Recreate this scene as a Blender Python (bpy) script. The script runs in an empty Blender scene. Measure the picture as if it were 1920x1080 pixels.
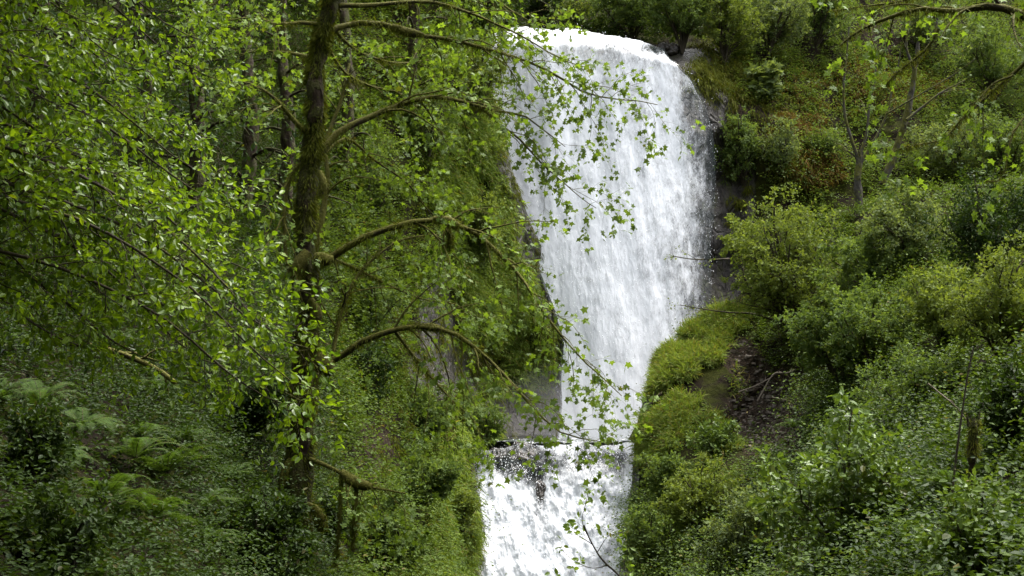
import bpy, math
import numpy as np
R = math.radians
rng = np.random.default_rng(11)
F = 2637.0; PITCH = R(4.8)
SC = bpy.context.scene
COL = SC.collection

# ------------------------------------------------------------------ basics
def P(px, py, Y):
    px, py, Y = np.broadcast_arrays(np.asarray(px, float), np.asarray(py, float), np.asarray(Y, float))
    x = (px-960)/F; y = (540-py)/F
    wy = math.cos(PITCH) - math.sin(PITCH)*y; wz = math.sin(PITCH) + math.cos(PITCH)*y
    t = Y/wy
    return np.stack([t*x, Y, t*wz], -1)
def unit(v): return v/np.maximum(np.linalg.norm(v, axis=-1, keepdims=True), 1e-9)
def hsh(ix, iy, iz, s):
    h = (ix*374761393 + iy*668265263 + iz*2147483647 + s*974634777) & 0xffffffff
    h = ((h ^ (h >> 13))*1274126177) & 0xffffffff
    h = ((h ^ (h >> 16))*2246822519) & 0xffffffff
    return ((h ^ (h >> 15)) & 0xffffff)/float(0xffffff)
def vnoise(p, s=0):
    i = np.floor(p).astype(np.int64); f = p-i; f = f*f*(3-2*f)
    r = 0
    for dx in (0, 1):
        for dy in (0, 1):
            for dz in (0, 1):
                w = (f[..., 0] if dx else 1-f[..., 0])*(f[..., 1] if dy else 1-f[..., 1])*(f[..., 2] if dz else 1-f[..., 2])
                r = r + w*hsh(i[..., 0]+dx, i[..., 1]+dy, i[..., 2]+dz, s)
    return r
def fbm(p, sc=1.0, octv=4, s=0, gain=.5):
    p = p*sc; a = 1.0; r = 0; t = 0
    for k in range(octv):
        r = r + a*(vnoise(p, s+k)-.5)*2; t += a; a *= gain; p = p*2.03+17.1
    return r/t
def interp(x, pts):
    a = np.array(pts, float); return np.interp(x, a[:, 0], a[:, 1])
def sstep(a, b, x):
    t = np.clip((x-a)/(b-a), 0, 1); return t*t*(3-2*t)
def blob(px, py, cx, cy, rx, ry, soft=.5, ang=0):
    a = R(ang); dx = px-cx; dy = py-cy
    u = (dx*math.cos(a)+dy*math.sin(a))/rx; v = (-dx*math.sin(a)+dy*math.cos(a))/ry
    return 1-sstep(1-soft, 1+soft, np.sqrt(u*u+v*v))
class RBF:
    def __init__(s, pts):
        a = np.array(pts, float); s.c = a[:, :2]/1000.0; v = np.log(a[:, 2]); n = len(a)
        K = s.k(s.c, s.c) + np.eye(n)*1e-3; Q = np.hstack([np.ones((n, 1)), s.c])
        A = np.block([[K, Q], [Q.T, np.zeros((3, 3))]])
        s.w = np.linalg.solve(A, np.concatenate([v, np.zeros(3)]))
    def k(s, a, b):
        return np.linalg.norm(a[:, None]-b[None], axis=-1)
    def __call__(s, px, py):
        px, py = np.broadcast_arrays(np.asarray(px, float), np.asarray(py, float)); sh = px.shape
        q = np.stack([px.ravel(), py.ravel()], -1)/1000.0
        r = np.concatenate([s.k(q[i:i+20000], s.c)@s.w[:len(s.c)] for i in range(0, len(q), 20000)])
        r += s.w[-3] + q@s.w[-2:]
        return np.exp(r).reshape(sh)

def mesh_obj(name, verts, faces_flat, loop_tot, mat, parent=None, smooth=True, attrs=None, uv=None):
    me = bpy.data.meshes.new(name)
    verts = np.asarray(verts, np.float32).reshape(-1, 3); faces_flat = np.asarray(faces_flat, np.int32).ravel()
    loop_tot = np.asarray(loop_tot, np.int32)
    me.vertices.add(len(verts)); me.vertices.foreach_set('co', verts.ravel())
    me.loops.add(len(faces_flat)); me.loops.foreach_set('vertex_index', faces_flat)
    me.polygons.add(len(loop_tot))
    me.polygons.foreach_set('loop_start', np.concatenate([[0], np.cumsum(loop_tot)[:-1]]).astype(np.int32))
    me.polygons.foreach_set('loop_total', loop_tot)
    me.polygons.foreach_set('use_smooth', np.full(len(loop_tot), smooth))
    if attrs:
        for k, v in attrs.items():
            a = me.attributes.new(k, 'FLOAT_VECTOR', 'POINT'); a.data.foreach_set('vector', np.asarray(v, np.float32).ravel())
    if uv is not None:
        a = me.attributes.new('flow', 'FLOAT_VECTOR', 'POINT')
        a.data.foreach_set('vector', np.asarray(uv, np.float32).ravel())
    me.update(calc_edges=True)
    if mat: me.materials.append(mat)
    o = bpy.data.objects.new(name, me); COL.objects.link(o)
    if parent: o.parent = parent
    return o
def empty(name, loc=(0, 0, 0)):
    o = bpy.data.objects.new(name, None); o.empty_display_size = .2; o.location = [float(c) for c in loc]; COL.objects.link(o); return o
def tag(o, label=None, cat=None, group=None, kind=None):
    for k, v in (('label', label), ('category', cat), ('group', group), ('kind', kind)):
        if v: o[k] = v
    return o
def setorigin(o, root):
    # geometry is written in world space: shift it so that the child sits under its thing's base
    n = len(o.data.vertices); a = np.empty(n*3, np.float32); o.data.vertices.foreach_get('co', a)
    a = a.reshape(-1, 3)-np.array(root.location, np.float32); o.data.vertices.foreach_set('co', a.ravel()); o.data.update()

# ------------------------------------------------------------------ materials
class NT:
    def __init__(s, name):
        s.m = bpy.data.materials.new(name); s.m.use_nodes = True; s.t = s.m.node_tree; s.t.nodes.clear()
        s.out = s.n('ShaderNodeOutputMaterial')
    def n(s, typ, **kw):
        x = s.t.nodes.new(typ)
        for k, v in kw.items():
            if k.startswith('i_'):
                key = k[2:]; key = int(key) if key.isdigit() else key.replace('_', ' ')
                s.set(x.inputs[key], v)
            else: setattr(x, k, v)
        return x
    def set(s, inp, v):
        if hasattr(v, 'links') or isinstance(v, bpy.types.NodeSocket): s.t.links.new(v, inp)
        else: inp.default_value = v
    def math(s, op, a, b=None, clamp=False):
        x = s.n('ShaderNodeMath', operation=op, use_clamp=clamp); s.set(x.inputs[0], a)
        if b is not None: s.set(x.inputs[1], b)
        return x.outputs[0]
    def mix(s, f, a, b):
        x = s.n('ShaderNodeMix', data_type='RGBA'); s.set(x.inputs[0], f); s.set(x.inputs[6], a); s.set(x.inputs[7], b); return x.outputs[2]
    def noise(s, vec, scale, det=4, rough=.55, dist=0):
        x = s.n('ShaderNodeTexNoise'); s.set(x.inputs['Vector'], vec)
        x.inputs['Scale'].default_value = scale; x.inputs['Detail'].default_value = det
        x.inputs['Roughness'].default_value = rough; x.inputs['Distortion'].default_value = dist
        return x.outputs[0]
    def ramp(s, f, lo, hi):
        x = s.n('ShaderNodeMapRange', clamp=True, interpolation_type='SMOOTHSTEP'); s.set(x.inputs[0], f)
        s.set(x.inputs[1], lo); s.set(x.inputs[2], hi); return x.outputs[0]
    def scale(s, vec, v):
        x = s.n('ShaderNodeVectorMath', operation='MULTIPLY'); s.set(x.inputs[0], vec); x.inputs[1].default_value = v; return x.outputs[0]
def c4(c): return (c[0], c[1], c[2], 1)

def leaf_mat(name, dark, light, odd=(0.16, 0.15, 0.03), trans=.35, rough=.55, spec=.08):
    q_ = (.68, .75, .64); dark, light, odd = [tuple(a*b for a, b in zip(c, q_)) for c in (dark, light, odd)]
    T = NT(name); at = T.n('ShaderNodeAttribute', attribute_name='tint'); sp = T.n('ShaderNodeSeparateXYZ'); T.set(sp.inputs[0], at.outputs['Vector'])
    base = T.mix(sp.outputs[0], c4(dark), c4(light))
    base = T.mix(sp.outputs[1], base, c4(odd))
    p = T.n('ShaderNodeBsdfPrincipled'); T.set(p.inputs['Base Color'], base); p.inputs['Roughness'].default_value = rough
    p.inputs['Specular IOR Level'].default_value = spec
    if trans > 0:
        g = T.n('ShaderNodeMix', data_type='RGBA', blend_type='MULTIPLY'); g.inputs[0].default_value = 1
        T.set(g.inputs[6], base); g.inputs[7].default_value = (1.45, 1.4, .55, 1)
        tr = T.n('ShaderNodeBsdfTranslucent'); T.set(tr.inputs[0], g.outputs[2])
        mx = T.n('ShaderNodeMixShader', i_0=trans); T.set(mx.inputs[1], p.outputs[0]); T.set(mx.inputs[2], tr.outputs[0])
        T.set(T.out.inputs[0], mx.outputs[0])
    else: T.set(T.out.inputs[0], p.outputs[0])
    return T.m
M = {}
M['maple'] = leaf_mat('maple_leaf', (.08, .125, .018), (.26, .36, .055), trans=.4, spec=.3)
M['alder'] = leaf_mat('alder_leaf', (.045, .10, .010), (.28, .38, .022), odd=(.40,.46,.03), trans=.42, rough=.38, spec=.35)
M['shrub'] = leaf_mat('shrub_leaf', (.07, .11, .035), (.22, .28, .09), trans=.38)
M['shrub_yellow'] = leaf_mat('yellow_shrub_leaf', (.10, .135, .03), (.27, .31, .085), trans=.38)
M['shrub_pale'] = leaf_mat('pale_shrub_leaf', (.11, .14, .06), (.26, .30, .14), trans=.38)
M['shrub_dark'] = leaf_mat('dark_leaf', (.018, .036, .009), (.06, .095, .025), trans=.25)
M['herb'] = leaf_mat('herb_leaf', (.05, .085, .015), (.15, .20, .04), odd=(.17, .12, .04), trans=.3)
M['herb_far'] = leaf_mat('far_herb_leaf', (.07, .11, .03), (.21, .27, .075), odd=(.2, .13, .05), trans=.3)
M['herb_near'] = leaf_mat('near_herb_leaf', (.014, .028, .005), (.062, .098, .018), odd=(.10, .08, .03), trans=.3, rough=.5, spec=.12)  # dark green leaves, colour lowered further to deepen the near slope's shade
M['bush'] = leaf_mat('broad_bush_leaf', (.06, .10, .02), (.23, .31, .07), trans=.3, rough=.42, spec=.25)
M['grass'] = leaf_mat('grass_blade', (.11, .165, .022), (.34, .41, .09), odd=(.34, .24, .10), trans=.35, rough=.55)
M['mossy'] = leaf_mat('moss_fibre', (.045, .055, .006), (.17, .175, .02), odd=(.14, .10, .02), trans=.3, rough=.8, spec=.1)
M['orange'] = leaf_mat('rusty_moss', (.09, .055, .012), (.22, .12, .022), trans=.3, rough=.8, spec=.1)
M['fern'] = leaf_mat('fern_frond', (.03, .06, .011), (.11, .17, .034), odd=(.12, .09, .03), trans=.35, rough=.65, spec=.08)

def bark_mat(name, a, b, moss=(.07, .07, .008), mossamt=.5, sc=8):
    T = NT(name); tc = T.n('ShaderNodeTexCoord').outputs['Object']
    n1 = T.noise(T.scale(tc, (1, 1, .35)), sc, 6, .65); n2 = T.noise(tc, sc*.35, 4, .6)
    col = T.mix(n1, c4(a), c4(b))
    geo = T.n('ShaderNodeNewGeometry'); s = T.n('ShaderNodeSeparateXYZ'); T.set(s.inputs[0], geo.outputs['Normal'])
    up = T.math('MULTIPLY_ADD', s.outputs[2], .18); up.node.inputs[2].default_value = 0
    mm = T.ramp(T.math('ADD', n2, up), .62-.3*mossamt, .78-.3*mossamt)
    nm = T.noise(tc, 45, 3, .7)
    col = T.mix(mm, col, T.mix(nm, c4([x*.5 for x in moss]), c4([x*1.5 for x in moss])))
    p = T.n('ShaderNodeBsdfPrincipled'); T.set(p.inputs['Base Color'], col); p.inputs['Roughness'].default_value = .85
    p.inputs['Specular IOR Level'].default_value = .25
    b_ = T.n('ShaderNodeBump', i_Strength=.8, i_Distance=.03); T.set(b_.inputs['Height'], T.math('ADD', n1, T.math('MULTIPLY', nm, mm)))
    T.set(p.inputs['Normal'], b_.outputs[0]); T.set(T.out.inputs[0], p.outputs[0]); return T.m
M['bark'] = bark_mat('mossy_bark', (.004, .0028, .0018), (.042, .024, .010), (.035, .036, .004), mossamt=.75, sc=14)
M['twig'] = bark_mat('twig_bark', (.022, .017, .011), (.06, .048, .03), mossamt=.2)
M['moss_limb'] = bark_mat('mossy_limb', (.02, .015, .008), (.04, .03, .014), (.085, .082, .009), mossamt=1.0)
M['graybark'] = bark_mat('grey_bark', (.012, .010, .008), (.09, .082, .065), mossamt=.6, sc=5)
M['dead'] = bark_mat('dead_wood', (.10, .08, .06), (.24, .2, .16), mossamt=0)

def terrain_mat():
    T = NT('mossy_earth_and_rock'); tc = T.n('ShaderNodeTexCoord').outputs['Object']
    at = T.n('ShaderNodeAttribute', attribute_name='cover'); sp = T.n('ShaderNodeSeparateXYZ'); T.set(sp.inputs[0], at.outputs['Vector'])
    n1 = T.noise(tc, 1.3, 6, .65); n2 = T.noise(tc, 9, 6, .7); n3 = T.noise(T.scale(tc, (1, 1, .3)), 4, 7, .7)
    earth = T.mix(n2, (.004, .003, .002, 1), (.020, .014, .008, 1))
    moss = T.mix(n2, (.008, .012, .002, 1), (.045, .048, .008, 1))
    col = T.mix(T.ramp(n1, .42, .6), earth, moss)
    dirt = T.mix(T.ramp(n2, .3, .7), (.005, .0035, .0025, 1), (.055, .04, .027, 1))  # bare brown dirt, with the scar's shade also put into its colour
    col = T.mix(T.ramp(T.math('ADD', sp.outputs[1], T.math('MULTIPLY', T.math('SUBTRACT', n2, .5), .7)), .35, .6), col, dirt)
    rock = T.mix(T.ramp(T.math('ADD', T.math('MULTIPLY', n2, .6), T.math('MULTIPLY', n3, .4)), .3, .75), (.004, .0035, .003, 1), (.075, .062, .048, 1))
    rock = T.mix(T.math('MULTIPLY', T.ramp(n3, .50, .62), .7), rock, (.04, .045, .008, 1))
    rm = T.ramp(T.math('ADD', sp.outputs[0], T.math('MULTIPLY', T.math('SUBTRACT', n3, .5), .6)), .4, .6)
    col = T.mix(rm, col, rock)
    p = T.n('ShaderNodeBsdfPrincipled'); T.set(p.inputs['Base Color'], col)
    rr = T.n('ShaderNodeMapRange'); T.set(rr.inputs[0], rm); rr.inputs[3].default_value = .9; rr.inputs[4].default_value = .38
    sv = T.n('ShaderNodeMapRange'); T.set(sv.inputs[0], rm); sv.inputs[3].default_value = .05; sv.inputs[4].default_value = .4; T.set(p.inputs['Specular IOR Level'], sv.outputs[0])
    T.set(p.inputs['Roughness'], rr.outputs[0])
    vor = T.n('ShaderNodeTexVoronoi', feature='DISTANCE_TO_EDGE', i_Scale=3.2); T.set(vor.inputs['Vector'], T.scale(tc, (1, 1, .5)))
    h = T.math('ADD', T.math('MULTIPLY', n2, .7), T.math('MULTIPLY', T.ramp(vor.outputs[0], 0, .12), T.math('MULTIPLY', rm, .3)))
    b_ = T.n('ShaderNodeBump', i_Strength=1.0, i_Distance=.12); T.set(b_.inputs['Height'], h)
    T.set(p.inputs['Normal'], b_.outputs[0]); T.set(T.out.inputs[0], p.outputs[0]); return T.m
M['terrain'] = terrain_mat()
def rock_mat():
    T = NT('wet_rock'); tc = T.n('ShaderNodeTexCoord').outputs['Object']
    n = T.noise(tc, 4, 8, .7); col = T.mix(n, (.008, .007, .006, 1), (.075, .06, .045, 1))
    p = T.n('ShaderNodeBsdfPrincipled', i_Roughness=.14); T.set(p.inputs['Base Color'], col)
    b_ = T.n('ShaderNodeBump', i_Strength=1, i_Distance=.08); T.set(b_.inputs['Height'], n); T.set(p.inputs['Normal'], b_.outputs[0])
    T.set(T.out.inputs[0], p.outputs[0]); return T.m
M['rock'] = rock_mat()
T = NT('loose_stone'); tc = T.n('ShaderNodeTexCoord').outputs['Object']
p = T.n('ShaderNodeBsdfPrincipled', i_Roughness=.7); T.set(p.inputs['Base Color'], T.mix(T.noise(tc, 6, 3), (.03, .025, .02, 1), (.20, .16, .12, 1))); T.set(T.out.inputs[0], p.outputs[0]); M['stone'] = T.m
def water_mat(name, sx, sy, seed=0., fine=1.0):
    # white aerated water: thick foam is opaque, thin veils let the dark rock behind show
    T = NT(name); at = T.n('ShaderNodeAttribute', attribute_name='flow').outputs['Vector']
    sp = T.n('ShaderNodeSeparateXYZ'); T.set(sp.inputs[0], at)
    off = T.n('ShaderNodeVectorMath', operation='ADD'); T.set(off.inputs[0], at); off.inputs[1].default_value = (seed, seed*1.7, 0)
    fl = T.n('ShaderNodeVectorMath', operation='MULTIPLY'); T.set(fl.inputs[0], off.outputs[0]); fl.inputs[1].default_value = (sx, sy, 0)
    a = T.noise(fl.outputs[0], 1.6, 7, .72, .4)
    fl2 = T.n('ShaderNodeVectorMath', operation='MULTIPLY'); T.set(fl2.inputs[0], off.outputs[0]); fl2.inputs[1].default_value = (sx*2.2*fine, sy*1.5*fine, 0)
    b = T.noise(fl2.outputs[0], 4.6, 6, .8, .6)
    fl3 = T.n('ShaderNodeVectorMath', operation='MULTIPLY'); T.set(fl3.inputs[0], off.outputs[0]); fl3.inputs[1].default_value = (sx*.5, sy*.18, 0)
    c = T.noise(fl3.outputs[0], 1.0, 4, .6)
    d = T.math('ADD', T.math('MULTIPLY', a, .40), T.math('ADD', T.math('MULTIPLY', b, .32), T.math('MULTIPLY', c, .28)))
    thin = sp.outputs[2]
    lo = T.math('ADD', T.math('MULTIPLY', thin, .55), .18); hi = T.math('ADD', lo, .30)
    al = T.ramp(d, lo, hi)
    df = T.n('ShaderNodeBsdfPrincipled', i_Roughness=.5); df.inputs['Base Color'].default_value = (.70, .725, .755, 1)
    df.inputs['Specular IOR Level'].default_value = .3
    b_ = T.n('ShaderNodeBump', i_Strength=.28, i_Distance=.03); T.set(b_.inputs['Height'], d); T.set(df.inputs['Normal'], b_.outputs[0])
    tl = T.n('ShaderNodeBsdfTranslucent'); tl.inputs[0].default_value = (.8, .84, .88, 1)
    mw = T.n('ShaderNodeMixShader', i_0=.12); T.set(mw.inputs[1], df.outputs[0]); T.set(mw.inputs[2], tl.outputs[0])
    gl = T.n('ShaderNodeBsdfPrincipled', i_Roughness=.08); gl.inputs['Base Color'].default_value = (.10, .13, .13, 1)
    T.set(gl.inputs['Normal'], b_.outputs[0])
    tp = T.n('ShaderNodeBsdfTransparent'); mg = T.n('ShaderNodeMixShader', i_0=.12); T.set(mg.inputs[1], tp.outputs[0]); T.set(mg.inputs[2], gl.outputs[0])
    mx = T.n('ShaderNodeMixShader'); T.set(mx.inputs[0], al); T.set(mx.inputs[1], mg.outputs[0]); T.set(mx.inputs[2], mw.outputs[0])
    T.set(T.out.inputs[0], mx.outputs[0]); return T.m
M['fall'] = water_mat('falling_white_water', 3.0, 1.5)
M['cascade'] = water_mat('churning_white_water', 2.6, 1.8, 5.3)
T = NT('spray_drops'); p = T.n('ShaderNodeBsdfPrincipled', i_Roughness=.4); p.inputs['Base Color'].default_value = (.88, .9, .92, 1); T.set(T.out.inputs[0], p.outputs[0]); M['spray'] = T.m
T = NT('pool_water'); tc = T.n('ShaderNodeTexCoord').outputs['Object']; n = T.noise(tc, 3, 5, .6)
p = T.n('ShaderNodeBsdfPrincipled', i_Roughness=.06); T.set(p.inputs['Base Color'], T.mix(T.ramp(T.noise(tc, 3.2, 7, .75), .50, .60), (.05, .06, .055, 1), (.8, .83, .85, 1)))
b_ = T.n('ShaderNodeBump', i_Strength=.6, i_Distance=.1); T.set(b_.inputs['Height'], n); T.set(p.inputs['Normal'], b_.outputs[0]); T.set(T.out.inputs[0], p.outputs[0]); M['pool'] = T.m

# ------------------------------------------------------------------ terrain
def fallY(px, py):     # plane of the upper fall
    return 45.6 - 3.9*np.clip((py-55)/775, -.3, 1.3) - .7*np.clip(1-((px-1130)/230)**2, 0, 1)
A_pts = [(-900, 1500, 2.6), (-900, 800, 5), (-900, 200, 10), (-900, -500, 18), (-300, 1500, 4.5), (-300, -500, 24), (-300, 500, 11),
 (0, 1080, 8), (0, 1500, 6), (0, 800, 11), (0, 500, 16), (0, 200, 22), (0, -100, 27), (0, -500, 32), (300, 1080, 10.5), (300, 1500, 7), (300, 800, 14.5), (300, 500, 20), (300, 200, 27), (300, -100, 31),
 (560, 1090, 16.5), (560, 1010, 18.2), (560, 1400, 11), (560, 800, 22.5), (560, 500, 28), (560, 200, 33), (560, -100, 37),
 (750, 1080, 25), (750, 1400, 19), (750, 850, 30.5), (750, 720, 33), (750, 500, 36), (750, 200, 38), (750, -100, 41),
 (880, 1080, 34), (880, 1400, 31), (890, 950, 35), (880, 850, 36), (900, 760, 38.5), (900, 700, 40.5), (900, 500, 40), (900, 200, 41.5), (900, -100, 45),
 (1000, 760, 42.5), (1000, 600, 41.8), (1000, 300, 44.0), (1050, 750, 42.3), (980, 100, 46), (980, -200, 49)]
depA = RBF(A_pts)
def edgeA(py):
    return -16*sstep(420, 300, py)+interp(py, [(-600, 1000), (-100, 960), (40, 935), (110, 912), (180, 935), (240, 957), (300, 972), (370, 985), (420, 995), (500, 1022), (580, 1052), (650, 1068), (720, 1070), (790, 1066), (812, 1050), (822, 960), (832, 902), (860, 886), (950, 893), (1020, 906), (1060, 900), (1100, 885), (1600, 860)])
B_pts = [(1183, 828, 36.3), (1212, 740, 37), (1250, 660, 37.8), (1330, 590, 39), (1160, 1080, 31), (1160, 1400, 24), (1300, 1080, 25), (1300, 850, 33), (1200, 950, 34.5), (1300, 1400, 16),
 (1440, 700, 35.5), (1400, 760, 35), (1450, 1000, 24), (1600, 1080, 15.5), (1600, 1400, 10), (1600, 800, 26), (1600, 500, 37), (1600, 400, 40), (1920, 1080, 11), (1920, 1400, 7), (1920, 800, 17), (1920, 500, 27), (1920, 360, 34),
 (1750, 900, 16.5), (1750, 600, 27), (1750, 400, 37), (2400, 1400, 4), (2400, 900, 8), (2400, 400, 20), (2700, 700, 8), (1450, 560, 38), (1380, 600, 38.5)]
depB = RBF(B_pts)
def topB(px):
    return interp(px, [(1140, 1600), (1158, 1200), (1163, 1080), (1176, 980), (1187, 900), (1190, 832), (1197, 780), (1212, 735), (1235, 685), (1255, 655), (1330, 596), (1380, 560), (1440, 480), (1500, 430), (1600, 390), (1750, 360), (1920, 330), (2800, 200)])
C_pts = [(1360, 300, 46.8), (1350, 500, 45.5), (1340, 600, 44.6), (1420, 300, 45.6), (1420, 100, 48.5), (1340, 130, 47.6), (1300, 60, 50), (1600, 200, 49), (1600, 0, 54), (1600, 400, 45), (1920, 0, 60), (1920, 300, 46), (1920, -400, 80), (2800, 400, 30), (2800, -500, 60),
 (1100, 20, 53), (1000, 20, 53), (1200, 30, 52), (1100, -300, 66), (1400, -300, 66), (1500, 600, 43), (1900, 700, 38), (850, 100, 50), (850, 800, 46), (950, 780, 44.4), (1040, 800, 43.5), (1300, 1200, 42), (900, 1200, 42), (1920, 1200, 35), (1040, 60, 49.5), (1140, 66, 49.5), (1230, 82, 49.5)]
for py in (130, 250, 400, 550, 700, 850):
    for px in (960, 1050, 1130, 1220, 1300):
        if not (py > 600 and px < 1040): C_pts.append((px, py, float(fallY(px, py))+1.3))
depC = RBF(C_pts)

def coverA(px, py):
    rock = np.maximum.reduce([
        .95*sstep(-75, -15, px-edgeA(py))*sstep(180, 330, py)*(py < 825), 1.0*sstep(-30, -6, px-edgeA(py))*(py >= 825),
        blob(px, py, 990, 775, 100, 55), .8*blob(px, py, 850, 690, 90, 60), .75*blob(px, py, 820, 600, 40, 90), .6*blob(px, py, 830, 520, 30, 60),
        .7*blob(px, py, 960, 420, 18, 60, ang=-10)])
    dirt = np.maximum.reduce([.75*blob(px, py, 700, 830, 40, 70), .65*blob(px, py, 850, 800, 40, 40), .5*blob(px, py, 740, 610, 60, 40)])
    return rock, dirt
def coverB(px, py):
    rock = np.maximum(sstep(60, 5, (py-topB(px)))*(px < 1200), sstep(26, 4, px-interp(py, [(700, 1222), (828, 1186), (900, 1184), (1080, 1160), (1200, 1150)]))*(py > 690))
    dirt = np.maximum.reduce([blob(px, py, 1400, 680, 66, 36, .35, 42), blob(px, py, 1450, 770, 85, 85, .35), .8*blob(px, py, 1375, 648, 30, 14, .3, 50), .15*blob(px, py, 1280, 710, 45, 8, .5, -15)])
    return rock, dirt
def coverC(px, py):
    rock = np.maximum.reduce([sstep(1395, 1350, px-.02*(py-300))*np.ones_like(py)*(py > 95), .9*blob(px, py, 1380, 380, 40, 120), .95*blob(px, py, 1385, 520, 50, 100)])
    dirt = np.maximum.reduce([.7*blob(px, py, 1430, 240, 100, 60), .6*blob(px, py, 1650, 60, 60, 40), .6*blob(px, py, 1060, 20, 80, 40)])
    return rock, dirt
SH = {}
def sheet(key, name, px, py, Y, cover, amp=1.0, label=None):
    base = P(px, py, Y)
    n = fbm(base, .45, 5, 3)*.95*amp + fbm(base, 1.5, 4, 9)*.32*amp
    lim = (Y/45).clip(.15, 1)
    if key == 'B': lim = lim*(1-.72*np.maximum(blob(px, py, 1290, 680, 150, 60, .5, -42), blob(px, py, 1250, 770, 80, 130, .5, 12)))
    W = base.copy(); W[..., 1] += n*lim
    if key == 'B': W[..., 1] += 1.3*blob(px, py, 1465, 770, 80, 80, .6); W[..., 2] -= .25*blob(px, py, 1465, 770, 80, 80, .6)
    W[..., 2] += fbm(base, .8, 4, 21)*.22*amp*lim; W[..., 0] += fbm(base, .8, 4, 33)*.12*amp*lim
    if key == 'B': W[:, -1, 2] = -14; W[-1, :, 2] -= 14; W[-1, :, 0] += 2
    if key == 'A': W[-1, :, 2] = -14
    nu, nv = W.shape[:2]
    idx = np.arange(nu*nv).reshape(nu, nv)
    f = np.stack([idx[:-1, :-1], idx[1:, :-1], idx[1:, 1:], idx[:-1, 1:]], -1).reshape(-1, 4)
    rk, dt = cover(px, py)
    o = mesh_obj(name, W, f, np.full(len(f), 4), M['terrain'], attrs={'cover': np.stack([rk, dt, np.zeros_like(rk)], -1)})
    tag(o, label, kind='structure')
    a = W[:-1, :-1]; b = W[1:, :-1]; c = W[:-1, 1:]; d = W[1:, 1:]
    nrm = np.cross(b-a, c-a); area = np.linalg.norm(nrm, axis=-1); nrm = nrm/np.maximum(area, 1e-9)[..., None]
    cam = -a; s = np.sign((nrm*cam).sum(-1)); nrm = nrm*s[..., None]
    # smooth the normals
    for _ in range(3):
        m = nrm.copy(); m[1:-1, 1:-1] += nrm[:-2, 1:-1]+nrm[2:, 1:-1]+nrm[1:-1, :-2]+nrm[1:-1, 2:]; nrm = unit(m)
    SH[key] = dict(W=W, px=px, py=py, n=nrm, area=area, obj=o, rock=rk, dirt=dt)
    return o
# left hillside: rows follow py, columns px up to the silhouette, then fold back
rows = np.linspace(-560, 1560, 330)[:, None]; u = np.linspace(0, 1, 300)[None, :]
uu_ = np.minimum(u/.72, 1); u2_ = np.clip((u-.72)/.28, 0, 1); pxA = -900+1700*uu_**.85+(edgeA(rows)-800)*u2_; pyA = rows+0*pxA; YA = depA(pxA, pyA)
k = np.arange(1, 9)[None, :]/8
foldx = edgeA(rows) + 4*np.sin(k*3.1)-26*k**2; foldY = depA(edgeA(rows), rows) + .3*8*k + 5*k**2
pxA = np.hstack([pxA, foldx]); pyA = np.hstack([pyA, rows+0*foldx]); YA = np.hstack([YA, foldY])
sheet('A', 'left_hillside_terrain', pxA, pyA, YA, coverA, label='steep mossy hillside and cliff left of the waterfall')
cols = (1142+1600*np.linspace(0, 1, 330)**1.8)[:, None]; v = np.linspace(0, 1, 260)[None, :]
t0 = topB(cols); pyB = t0+(1620-t0)*v**1.15; pxB = cols+0*pyB; YB = depB(pxB, pyB)
k = np.arange(8, 0, -1)[None, :]/8
fy = t0 + 30*k**2; fx = cols + 14*k**2*(cols < 1260); fY = depB(cols, t0)+.3*8*k+5*k**2
pxB = np.hstack([fx, pxB]); pyB = np.hstack([fy, pyB]); YB = np.hstack([fY, YB])
sheet('B', 'right_hillside_terrain', pxB, pyB, YB, coverB, label='steep overgrown ridge right of the waterfall')
pxC, pyC = np.meshgrid(np.linspace(820, 2800, 330), np.linspace(-500, 1250, 280), indexing='ij')
YC = depC(pxC, pyC)
sheet('C', 'gorge_wall_terrain', pxC, pyC, YC, coverC, amp=.8, label='dark gorge wall behind the waterfall and the bushy slope above')
# valley floor under and around the camera, closing the gorge
gx, gy = np.meshgrid(np.linspace(-60, 60, 90), np.linspace(-50, 36, 90), indexing='ij')
gz = -9 + .030*np.clip(np.abs(gx-2)-5, 0, 60)**1.75 + 1.2*fbm(np.stack([gx, gy, 0*gx], -1), .12, 4, 5) - .02*(36-gy)
gz = gz + .22*np.clip(-gy-2, 0, 60)**1.45  # unseen rise behind the camera, shaped to hold back low sky light
gz = np.minimum(gz, np.where(gy > -6, -3.2-.06*np.clip(gy, 0, 40)+0*gz, 99))
idx = np.arange(gz.size).reshape(gz.shape)
f = np.stack([idx[:-1, :-1], idx[1:, :-1], idx[1:, 1:], idx[:-1, 1:]], -1).reshape(-1, 4)
tag(mesh_obj('ground', np.stack([gx, gy, gz], -1), f, np.full(len(f), 4), M['terrain'], attrs={'cover': np.zeros((gz.size, 3))}), 'dark valley floor below the falls', kind='structure')

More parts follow.
